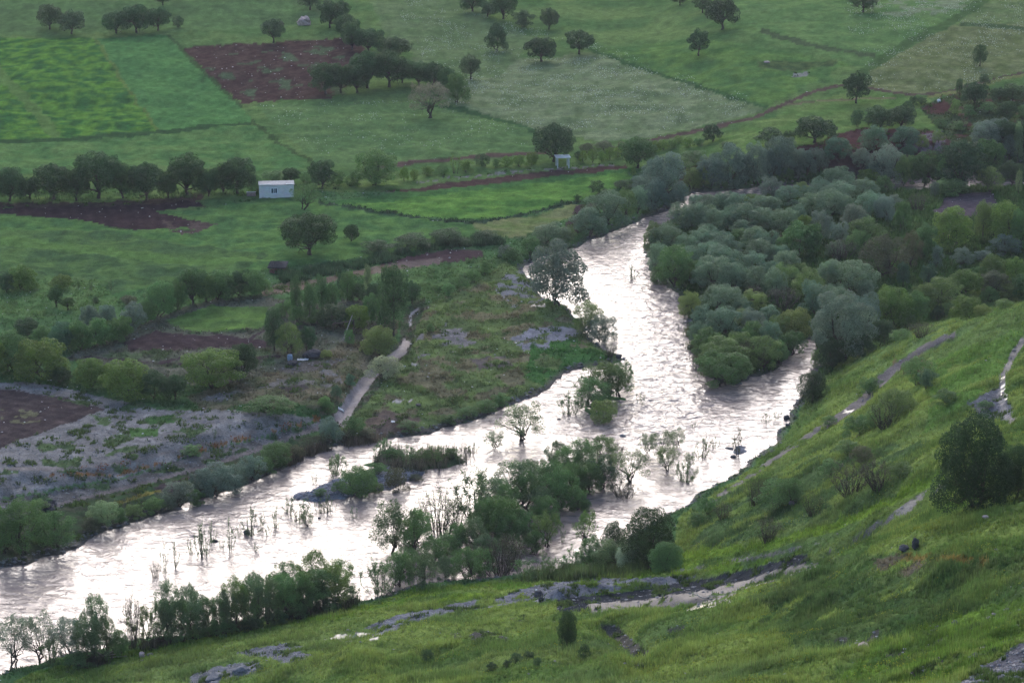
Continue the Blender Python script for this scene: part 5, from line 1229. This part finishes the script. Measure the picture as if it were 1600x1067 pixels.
specks('poppies', 'rusty orange plants along the gravel bank edge', inside(ppx, ppy, np.array([(60, 738), (260, 715), (340, 690), (500, 650), (500, 660), (340, 702), (260, 728), (60, 752)], float)) * (np.arange(len(gx)) > 0) * (fbm(gx, gy, 3, 975) > .12), 260, .22, (.25, .085, .04), .2)

# loose stones
def stones(name, label, weight, n, smin, smax, col, cat='stones'):
    idx, P, tot = sample(weight, n)
    ico = np.array([[0, 0, 1], [.9, 0, .3], [.28, .85, .3], [-.73, .53, .3], [-.73, -.53, .3], [.28, -.85, .3], [0, 0, -.5]], float)
    fc = np.array([[0, 1, 2], [0, 2, 3], [0, 3, 4], [0, 4, 5], [0, 5, 1], [6, 2, 1], [6, 3, 2], [6, 4, 3], [6, 5, 4], [6, 1, 5]])
    s = smin * (smax / smin) ** (rs.rand(n) ** 3)
    a = rs.uniform(0, 6.28, n); ca, sa = np.cos(a), np.sin(a)
    V = ico[None] * (1 + rs.normal(0, .16, (n, 7, 3))) * s[:, None, None] * np.array([1, .75, .55])
    X = V[:, :, 0] * ca[:, None] - V[:, :, 1] * sa[:, None]; Y = V[:, :, 0] * sa[:, None] + V[:, :, 1] * ca[:, None]
    V = np.stack([X, Y, V[:, :, 2]], 2) + P[:, None, :]
    c = np.repeat(np.concatenate([C(*col)[None, :] * rs.uniform(.5, 1.5, (n, 1)) * (1 + rs.normal(0, .04, (n, 3))), np.ones((n, 1))], 1), 7, 0)
    Fc = (fc[None] + (np.arange(n) * 7)[:, None, None]).reshape(-1, 3)
    me = mesh_np(name, V.reshape(-1, 3), Fc, M_STONE, False, {'alb': ('FLOAT_COLOR', np.clip(c, .01, .7))})
    return tag(link(bpy.data.objects.new(name, me)), label, cat, kind='stuff')
M_STONE, n_, l_, o_ = nt('loose stone')
_a = n_.new('ShaderNodeAttribute'); _a.attribute_name = 'alb'; _b = n_.new('ShaderNodeBsdfPrincipled'); _b.inputs['Roughness'].default_value = .8
l_.new(_a.outputs['Color'], _b.inputs['Base Color']); l_.new(_b.outputs[0], o_.inputs[0])
stones('gravel', 'loose grey stones strewn over the bare ground', (zid == GRAVEL) * (gd > 0) * D2, 15000, .06, .30, (.15, .15, .16))
shore = ((gd > -.6) & (gd < 1.4) & (ghd < 2)) * (.2 + 1.0 * (fbm(gx, gy, 8, 981) > .0))
stones('shore_stones', 'dark wet stones along the waterline', shore * D2, 6000, .10, .55, (.10, .10, .105))
stones('island_cobbles', 'bluish cobbles heaped on the stony island', inside(ppx, ppy, np.array([(445, 782), (500, 758), (600, 728), (665, 738), (640, 752), (560, 776), (480, 788)], float)) * 1.0, 1800, .12, .45, (.17, .175, .20))
stones('hill_stones', 'small stones scattered over paths and hillside', (ghd > 1) * D2 * ((zid != HILL) * 1.0 + .03), 5000, .06, .35, (.17, .165, .17))
stones('field_stones', 'pale stones and litter dotted over the far ground', ((zid == PLOUGH) | (zid == TRACK) | (zid == GROUND)) * (ghd < 0) * (gd > 1) * 1.0, 1200, .12, .30, (.45, .44, .43))
# ------------------------------------------------------------------ built things and single rocks
def bm_obj(name, boxes, mat, parent=None, bevel=0.0):
    """boxes: (x0,y0,z0,x1,y1,z1) in the thing's own frame, joined in one mesh"""
    vv, ff = [], []
    for b in boxes:
        x0, y0, z0, x1, y1, z1 = b; o = len(vv)
        vv += [(x0, y0, z0), (x1, y0, z0), (x1, y1, z0), (x0, y1, z0), (x0, y0, z1), (x1, y0, z1), (x1, y1, z1), (x0, y1, z1)]
        ff += [[o, o + 3, o + 2, o + 1], [o + 4, o + 5, o + 6, o + 7], [o, o + 1, o + 5, o + 4], [o + 1, o + 2, o + 6, o + 5], [o + 2, o + 3, o + 7, o + 6], [o + 3, o, o + 4, o + 7]]
    me = mesh_np(name, vv, ff, mat, False)
    ob = link(bpy.data.objects.new(name, me), parent)
    if bevel:
        md = ob.modifiers.new('bevel', 'BEVEL'); md.width = bevel; md.segments = 2
    return ob
def thing(name, label, cat, loc, rz=0.0, group=None):
    e = link(bpy.data.objects.new(name, None)); e.empty_display_size = .5
    e.location = loc; e.rotation_euler = (0, 0, rz)
    return tag(e, label, cat, group)

def mat_block():
    m, n, l, out = nt('grey concrete block')
    b = n.new('ShaderNodeBsdfPrincipled'); b.inputs['Roughness'].default_value = .9
    tc = n.new('ShaderNodeTexCoord'); mp = n.new('ShaderNodeMapping'); mp.inputs['Rotation'].default_value = (math.pi / 2, 0, 0)
    br = n.new('ShaderNodeTexBrick'); br.inputs['Scale'].default_value = 1.0
    br.inputs['Color1'].default_value = (.74, .73, .74, 1); br.inputs['Color2'].default_value = (.64, .63, .65, 1); br.inputs['Mortar'].default_value = (.5, .5, .5, 1)
    br.inputs['Brick Width'].default_value = .4; br.inputs['Row Height'].default_value = .2; br.inputs['Mortar Size'].default_value = .012
    ns = n.new('ShaderNodeTexNoise'); ns.inputs['Scale'].default_value = 1.2; ns.inputs['Detail'].default_value = 5
    mx = n.new('ShaderNodeMix'); mx.data_type = 'RGBA'; mx.blend_type = 'MULTIPLY'; mx.inputs[0].default_value = .25
    l.new(tc.outputs['Object'], mp.inputs[0]); l.new(mp.outputs[0], br.inputs['Vector']); l.new(tc.outputs['Object'], ns.inputs['Vector'])
    l.new(br.outputs['Color'], mx.inputs[6]); l.new(ns.outputs['Color'], mx.inputs[7]); l.new(mx.outputs[2], b.inputs['Base Color']); l.new(b.outputs[0], out.inputs[0])
    return m
M_BLOCK = mat_block()
M_SLAB = mat_plain('weathered concrete', (.46, .47, .50), nscale=2, amp=.2)
M_WHITE = mat_plain('white plaster', (.82, .81, .78), nscale=2, amp=.12)
M_FRAME = mat_plain('white painted frame', (.75, .80, .86), rough=.5)
M_PANE, n_, l_, o_ = nt('window glass'); _b = n_.new('ShaderNodeBsdfPrincipled'); _b.inputs['Base Color'].default_value = (.03, .06, .10, 1); _b.inputs['Roughness'].default_value = .08; l_.new(_b.outputs[0], o_.inputs[0])
M_WOOD = mat_plain('old timber', (.13, .10, .08), nscale=6)
M_PALEWOOD = mat_plain('bleached wood', (.42, .37, .32), nscale=6)
M_THATCH = mat_plain('dark thatch', (.055, .05, .055), nscale=8, amp=.5)
M_BLUE = mat_plain('blue plastic', (.25, .32, .42), rough=.6)
M_SHEET = mat_plain('white plastic sheet', (.50, .51, .54), rough=.4)
M_ROCK = mat_plain('grey rock', (.15, .14, .14), nscale=1.5, amp=.4)
M_ROCKD = mat_plain('dark rock', (.075, .072, .078), nscale=1.5, amp=.4)
M_ROCKP = mat_plain('pinkish rock', (.36, .28, .26), nscale=1.5, amp=.3)

_pre = [(74, 796), (123, 1041), (168, 1028), (222, 1027), (234, 1025), (238, 1006), (336, 848), (336, 1062), (378, 1052), (386, 836), (392, 309), (431, 309), (434, 428), (453, 563), (456, 572), (473, 563), (476, 40), (488, 560), (499, 811), (523, 520), (533, 641), (536, 531), (614, 660), (653, 634), (838, 926), (841, 934), (845, 940), (873, 657), (879, 263), (967, 560), (972, 682), (1100, 936), (1140, 702), (1146, 715), (1199, 99), (1229, 656), (1231, 667), (1238, 789), (1315, 730), (1350, 1014), (1413, 861), (1431, 856), (1467, 160), (1493, 977), (1538, 1062), (1540, 810)]
_X, _Y, _Z = hit([q[0] for q in _pre], [q[1] for q in _pre])
for q, a, b, c in zip(_pre, _X, _Y, _Z): _hitcache[q] = (float(a), float(b), float(c))
def gp(px, py):
    if (px, py) not in _hitcache:
        X, Y, Z = hit([px], [py]); _hitcache[(px, py)] = (float(X[0]), float(Y[0]), float(Z[0]))
    return _hitcache[(px, py)]
def scale_at(px, py):
    x, y, z = gp(px, py); return F / (y * CP - (z - H) * SP)

# the hut: block walls, one window in the long wall, flat slab roof, low lean wall at its end
x, y, z = gp(431, 309); s = scale_at(431, 309); Wd = 54 / s; Hh = 20.5 / s; Dp = 3.6
hut = thing('concrete_hut', 'small grey block hut with a flat roof and one blue-white window', 'hut', (x, y + Dp / 2, z - .1), .10)
hw = Wd / 2
wx0, wx1, wz0, wz1 = -hw * .32, hw * .05, Hh * .36, Hh * .78
bm_obj('wall', [(-hw, -Dp / 2, -.4, wx0, -Dp / 2 + .2, Hh), (wx1, -Dp / 2, -.4, hw, -Dp / 2 + .2, Hh), (wx0, -Dp / 2, -.4, wx1, -Dp / 2 + .2, wz0), (wx0, -Dp / 2, wz1, wx1, -Dp / 2 + .2, Hh),
                (-hw, -Dp / 2 + .2, -.4, -hw + .2, Dp / 2 - .2, Hh), (hw - .2, -Dp / 2 + .2, -.4, hw, Dp / 2 - .2, Hh), (-hw, Dp / 2 - .2, -.4, hw, Dp / 2, Hh)], M_BLOCK, hut)
bm_obj('roof', [(-hw - .12, -Dp / 2 - .12, Hh + .002, hw + .12, Dp / 2 + .12, Hh + .12)], mat_plain('dusty roof slab', (.30, .30, .31)), hut, .02)
win = bm_obj('window', [(wx0 - .04, -Dp / 2 - .03, wz0 - .04, wx0 + .07, -Dp / 2 + .12, wz1 + .04), (wx1 - .07, -Dp / 2 - .03, wz0 - .04, wx1 + .04, -Dp / 2 + .12, wz1 + .04), (wx0 + .07, -Dp / 2 - .03, wz0 - .04, wx1 - .07, -Dp / 2 + .12, wz0 + .08),
                        (wx0 + .07, -Dp / 2 - .03, wz1 - .07, wx1 - .07, -Dp / 2 + .12, wz1 + .04), ((wx0 * .62 + wx1 * .38) - .04, -Dp / 2 - .02, wz0 + .08, (wx0 * .62 + wx1 * .38) + .04, -Dp / 2 + .11, wz1 - .07), ((wx0 * .38 + wx1 * .62) - .04, -Dp / 2 - .02, wz0 + .08, (wx0 * .38 + wx1 * .62) + .04, -Dp / 2 + .11, wz1 - .07)], M_FRAME, hut)
bm_obj('pane', [(wx0 + .06, -Dp / 2 + .05, wz0 + .06, wx1 - .06, -Dp / 2 + .07, wz1 - .06)], M_PANE, win)
bm_obj('parapet', [(-hw + .1, -Dp / 2 - .06, Hh + .162, -hw + 2.4, -Dp / 2 + .1, Hh + .24), (hw - 1.6, -Dp / 2 - .06, Hh + .162, hw - .2, -Dp / 2 + .1, Hh + .26)], M_WHITE, hut)
x2, y2, z2 = gp(392, 309)
lw = thing('low_wall', 'low pinkish mud wall running from the end of the hut', 'wall', (x2, y2 + 1.2, z2 - .1), .05)
bm_obj('wall', [(-.95, -.15, -.2, .9, .15, .95)], mat_plain('mud brick', (.22, .16, .15)), lw, .03)
bm_obj('coping', [(-1.0, -.19, .952, .95, .19, 1.02)], M_SLAB, lw)

# the pavilion: slab roof on four posts
x, y, z = gp(879, 263); s = scale_at(879, 263); w2 = 10 / s; h2 = 17 / s
pv = thing('pavilion', 'small open shelter with white posts and a pale flat roof', 'shelter', (x, y + 1.2, z - .1), .12)
for sx in (-1, 1):
    for sy in (-1, 1):
        bm_obj('post', [(sx * (w2 - .16) - .11, sy * 1.2 - .11, -.2, sx * (w2 - .16) + .11, sy * 1.2 + .11, h2)], M_SLAB, pv)
bm_obj('roof', [(-w2 - .25, -1.5, h2 + .002, w2 + .25, 1.5, h2 + .15)], M_BLOCK, pv, .02)
bm_obj('base', [(-w2 - .1, -1.55, -.3, w2 + .6, 1.5, .05)], M_ROCK, pv)
b_ = bm_obj('cloth', [(-.8, -.6, h2 + .172, .5, .5, h2 + .42)], M_WHITE); b_.location = pv.location; b_.rotation_euler = pv.rotation_euler
tag(b_, 'bright white bundle lying on the pavilion roof', 'bundle')
md = b_.modifiers.new('round', 'SUBSURF'); md.levels = md.render_levels = 2

# the thatched shed at the ditch
x, y, z = gp(434, 428); s = scale_at(434, 428); w3 = 12 / s; h3 = 12 / s
sh_ = thing('thatched_shed', 'tumbledown low shed with a dark thatched roof by the ditch', 'shed', (x, y + 1.0, z), -.15)
vv = [(-w3 - .3, -1.3, h3 * .72), (w3 + .2, -1.2, h3 * .80), (w3 + .3, 1.3, h3 * 1.15), (-w3 - .2, 1.2, h3 * 1.05), (-w3 - .3, -1.3, h3 * .72 + .22), (w3 + .2, -1.2, h3 * .80 + .2), (w3 + .3, 1.3, h3 * 1.15 + .25), (-w3 - .2, 1.2, h3 * 1.05 + .25)]
link(bpy.data.objects.new('roof', mesh_np('roof', vv, [[0, 3, 2, 1], [4, 5, 6, 7], [0, 1, 5, 4], [1, 2, 6, 5], [2, 3, 7, 6], [3, 0, 4, 7]], M_THATCH, False)), sh_)
rsd = np.random.RandomState(3)
v_, f_ = quads(np.stack([rsd.uniform(-w3 - .3, w3 + .3, 900), rsd.uniform(-1.4, 1.3, 900), np.zeros(900)], 1), rsd.normal(size=(900, 3)) * .5 + [0, -.2, 1], rsd.uniform(.2, .5, 900), .05 * np.ones(900), rsd)
v_[:, 2] += np.interp(v_[:, 1], [-1.3, 1.3], [h3 * .76 + .24, h3 * 1.1 + .28])
link(bpy.data.objects.new('thatch', mesh_np('thatch', v_, f_, M_THATCH, False)), sh_)
for (a, b, hh) in ((-w3, -1.1, .74), (-w3 * .3, -1.1, .76), (w3 * .4, -1.1, .78), (w3, -1.1, .8), (-w3, 1.05, 1.04), (w3, 1.1, 1.12)):
    v_, f_ = tube([(a, b, -.2), (a + .03, b, h3 * .4), (a, b, h3 * hh)], [.07, .06, .06], 6)
    link(bpy.data.objects.new('post', mesh_np('post', v_, f_, M_WOOD, True)), sh_)
bm_obj('wall', [(-w3 + .1, .9, -.1, w3 - .1, 1.0, h3 * .95), (-w3 + .1, -1.0, -.1, -w3 * .3, -.92, h3 * .6)], mat_plain('red mud', (.15, .075, .06)), sh_)

def poles(name, label, cat, px, py, segs, mat, r=.07, group=None):
    """poles given as 3-D offsets in metres from the foot"""
    x, y, z = gp(px, py)
    parts = [tube([a, ((np.array(a) + b) / 2 + [0, 0, .03]).tolist(), b], [r, r * .85, r * .6], 6) for a, b in segs]
    v, f = merge(parts)
    o = link(bpy.data.objects.new(name, mesh_np(name, v, f, mat, True))); o.location = (x, y, z)
    return tag(o, label, cat, group)
poles('leaning_pole', 'pale bare pole leaning against the garden frame', 'pole', 536, 531, [((0, 0, -.1), (1.6, .5, 4.2))], M_PALEWOOD, .11)
poles('pole_frame', 'rickety wooden pole frame under the garden trees', 'frame', 523, 520, [((-.3, 0, -.2), (-.2, 0, 1.8)), ((-.4, 0, 1.5), (3.4, .4, 2.1)), ((3.2, .4, -.2), (3.3, .4, 2.2)), ((-.2, 0, 1.6), (.9, 1.4, 1.9)), ((.4, .2, 1.7), (1.2, 2, 1.8))], M_WOOD, .10)
poles('bleached_branch', 'bleached forked branch lying across the hill stream', 'branch', 1100, 936, [((0, 0, .1), (-1.6, .8, .55)), ((0, 0, .1), (1.5, .3, .35)), ((-.5, .25, .2), (-1.0, 1.3, .5)), ((.5, .1, .2), (1.2, .9, .6))], M_PALEWOOD, .06)
poles('driftwood', 'tangle of pale driftwood below the near bank trees', 'driftwood', 168, 1028, [((-2, 0, .1), (1.6, .4, .5)), ((-1, -.3, .1), (1.0, .6, .9)), ((-.4, .2, .1), (-1.8, .3, 1.0)), ((.2, 0, .1), (2.4, .3, .2))], M_PALEWOOD, .08, 'driftwood on the near bank')
poles('driftwood', 'smaller dark driftwood heap left by the flood near the thicket', 'driftwood', 238, 1006, [((-1.5, 0, .1), (1.4, .3, .4)), ((-.8, -.3, .1), (.8, .5, .7)), ((-.2, .2, .1), (-1.4, .2, .6))], M_WOOD, .08, 'driftwood on the near bank')

def rock(name, label, cat, px, py, wpx, hpx, mat, seed=0, group=None, sink=.2, flat=1.0):
    x, y, z = gp(px, py); s = scale_at(px, py)
    import bmesh
    bm = bmesh.new(); bmesh.ops.create_icosphere(bm, subdivisions=3, radius=1.0)
    r_ = random.Random(seed); off = r_.random() * 50
    for v in bm.verts:
        c = v.co.copy()
        k = 1 + .28 * float(noise(np.array([c.x * 1.3 + off]), np.array([c.y * 1.3 + c.z * 2.1]), 1.0, 3)[0]) + .10 * float(noise(np.array([c.x * 4 + off]), np.array([c.y * 4 + c.z * 5]), 1.0, 4)[0])
        k *= 1 - .12 * round(abs(c.x + c.y * .6 + off % 1) * 2) / 2
        v.co = c * k
    me = bpy.data.meshes.new(name); bm.to_mesh(me); bm.free(); me.materials.append(mat)
    o = link(bpy.data.objects.new(name, me))
    W = wpx / s; Hr = hpx / s
    o.scale = (W / 2, W / 2 * .8, Hr / 2 * flat); o.location = (x, y + W * .2, z + Hr * (.5 - sink)); o.rotation_euler = (0, 0, r_.uniform(0, 6))
    return tag(o, label, cat, group)
rock('boulder', 'pale cream boulder among stones below the near bank thicket', 'boulder', 222, 1027, 13, 10, M_ROCKP, 1)
rock('boulder', 'small pale upright rock under the near bank willows', 'boulder', 123, 1041, 8, 9, M_ROCKP, 2)
rock('boulder', 'grey rock next to the pale cream boulder', 'boulder', 234, 1025, 10, 6, M_ROCK, 3)
rock('boulder', 'tall dark slab of rock on the grassy hillside', 'boulder', 1431, 856, 13, 22, M_ROCKD, 4)
rock('boulder', 'low dark rock leaning below the tall dark slab', 'boulder', 1413, 861, 20, 11, M_ROCKD, 5)
rock('boulder', 'pinkish crusted rock at the foot of the grassy mound', 'boulder', 1350, 1014, 24, 11, M_ROCKP, 6)
rock('boulder', 'pale pointed stone on the slope above the brown bushes', 'boulder', 1315, 730, 9, 8, M_ROCKP, 7)
rock('boulder', 'round grey stone in the brushy part of the slope', 'boulder', 1238, 789, 13, 8, M_ROCK, 8)
rock('boulder', 'dark brown rock jutting from the grass beside the mound track', 'boulder', 1493, 977, 14, 9, M_ROCKD, 9)
rock('boulder', 'low brownish rock in the grass below the huge dark tree', 'boulder', 1540, 810, 12, 6, M_ROCKP, 10)
rock('boulder', 'dark heap of rock on the grey hill path', 'boulder', 841, 934, 17, 16, M_ROCKD, 11, sink=.25)
rock('boulder', 'lower dark stone touching the heap on the grey path', 'boulder', 845, 940, 10, 10, M_ROCKD, 12)
rock('stone', 'small bright white stone on top of the dark heap', 'stone', 838, 926, 4, 4, M_WHITE, 13, sink=-.6)
rock('boulder', 'dark wet boulder at the water edge below the side channel', 'boulder', 1229, 656, 12, 10, M_ROCKD, 14)
rock('boulder', 'second wet boulder just downstream of the first', 'boulder', 1231, 667, 8, 7, M_ROCKD, 15)
rock('boulder', 'dark snag of rock breaking the water off the hill foot', 'boulder', 1140, 702, 16, 8, M_ROCKD, 16, sink=.6)
rock('boulder', 'small dark stone in the water past the snag', 'boulder', 1146, 715, 12, 5, M_ROCKD, 17)
rock('boulder', 'lone dark stone in the lower river between saplings', 'boulder', 336, 848, 11, 7, M_ROCKD, 18)
rock('boulder', 'lone dark stone in the water beside the stony island', 'boulder', 499, 811, 7, 5, M_ROCKD, 19)
rock('boulder', 'long low rock midstream below the yellow-green bush', 'boulder', 972, 682, 16, 8, M_ROCK, 20, sink=.7)
rock('root_stool', 'black tangled root stool stranded in the water by the sapling', 'tree stump', 873, 657, 11, 7, M_ROCKD, 21, sink=.5)
rock('root_stool', 'dark stranded snag among the lower river saplings', 'tree stump', 386, 836, 12, 14, M_ROCKD, 22, sink=.3)
rock('boulder', 'dark rocks at the corner of the flood plain bank', 'boulder', 967, 560, 12, 9, M_ROCKD, 23)
rock('stone_heap', 'pinkish heap of stones between trees in the far meadow', 'stone heap', 476, 40, 28, 20, M_ROCKP, 24, sink=.3)
rock('stone_heap', 'pale stones beside the dark line in the far field', 'stone heap', 1199, 99, 12, 4, M_ROCKP, 25)
rock('stone_heap', 'whitish rock at the top of the rubble slope', 'stone heap', 1467, 160, 7, 6, M_WHITE, 26)
rock('brush_heap', 'dark heap of cut brush beside the plots', 'brush heap', 456, 572, 20, 10, M_THATCH, 27)
rock('brush_heap', 'long grey brush heap behind the plastic sheet', 'brush heap', 488, 560, 34, 16, M_THATCH, 28)
rock('earth_mound', 'small dark earth mound on the lower bank track', 'mound', 74, 796, 28, 13, mat_plain('dark soil', (.035, .034, .042)), 29, sink=.45)
rock('boulder', 'black stone on the brown flood plain ground', 'boulder', 653, 634, 11, 4, M_ROCKD, 30)
rock('grey_mound', 'grey scree mound nearest the bottom edge on the near hill', 'mound', 378, 1052, 34, 22, mat_plain('scree', (.13, .135, .15), nscale=8), 31, sink=.45, flat=.9)
rock('grey_mound', 'flatter grey scree mound beside the first one', 'mound', 336, 1062, 40, 18, mat_plain('scree', (.12, .125, .14), nscale=8), 32, sink=.45, flat=.9)

# barrel, sheets
x, y, z = gp(453, 563)
v_, f_ = tube([(0, 0, 0), (0, 0, .15), (0, 0, .5), (0, 0, .85), (0, 0, .98), (0, 0, 1.0)], [.40, .42, .44, .42, .38, .02], 14)
o = link(bpy.data.objects.new('barrel', mesh_np('barrel', v_, f_, M_BLUE, True))); o.location = (x, y, z); tag(o, 'light blue barrel beside the brush heap', 'barrel')
def sheet(label, px, py, wpx, hpx, mat, seed, lift=.06, name='plastic_sheet', cat='sheet'):
    x, y, z = gp(px, py); s = scale_at(px, py); W = wpx / s; D = hpx / s / .32
    n = 13; a = np.linspace(-.5, .5, n); A, B = np.meshgrid(a, a)
    A2 = (A + .08 * noise(A * 3 + seed, B * 3, 1, 5)) * W; B2 = (B + .12 * noise(A * 3, B * 3 + seed, 1, 6)) * D
    X_, Y_ = x + A2.ravel(), y + B2.ravel()
    Z_ = height(X_, Y_) + lift + .12 + .10 * noise(A.ravel() * 5 + seed, B.ravel() * 5, 1, 7)
    k = np.arange((n - 1) * (n - 1)); v0 = k // (n - 1) * n + k % (n - 1)
    me = mesh_np(name, np.stack([X_ - x, Y_ - y, Z_ - z], 1), np.stack([v0, v0 + 1, v0 + n + 1, v0 + n], 1), mat, True)
    o = link(bpy.data.objects.new(name, me)); o.location = (x, y, z)
    md = o.modifiers.new('thick', 'SOLIDIFY'); md.thickness = .02
    return tag(o, label, cat)
sheet('crumpled white plastic sheet lying by the blue barrel', 473, 563, 18, 3, M_SHEET, 1)
sheet('scrap of white sheeting on the brown flood plain by the river', 614, 660, 6, 2, M_SHEET, 2)
sheet('scrap of white sheeting on the wet channel near its mouth', 533, 641, 9, 2, M_SHEET, 3)
sheet('white board lying on the grey slope at the bottom edge', 1538, 1062, 22, 4, M_SHEET, 4, name='board', cat='board')

# ------------------------------------------------------------------ the evening haze
_x = 5700.0
hv = [(-_x, -200, -5), (_x, -200, -5), (_x, 4800, -5), (-_x, 4800, -5), (-_x, -200, 330), (_x, -200, 330), (_x, 4800, 330), (-_x, 4800, 330)]
hf = [[0, 3, 2, 1], [4, 5, 6, 7], [0, 1, 5, 4], [1, 2, 6, 5], [2, 3, 7, 6], [3, 0, 4, 7]]
M_HAZE = bpy.data.materials.new('haze'); M_HAZE.use_nodes = True
_n2 = M_HAZE.node_tree.nodes; _n2.clear()
_o2 = _n2.new('ShaderNodeOutputMaterial'); _v2 = _n2.new('ShaderNodeVolumePrincipled')
_v2.inputs['Color'].default_value = (.80, .86, .95, 1); _v2.inputs['Density'].default_value = 0.00005
_v2.inputs['Anisotropy'].default_value = 0.3
M_HAZE.node_tree.links.new(_v2.outputs[0], _o2.inputs['Volume'])
hz_o = link(bpy.data.objects.new('haze', mesh_np('haze', hv, hf, M_HAZE, False)))
tag(hz_o, 'thin evening haze softening the far fields', 'haze', kind='stuff')
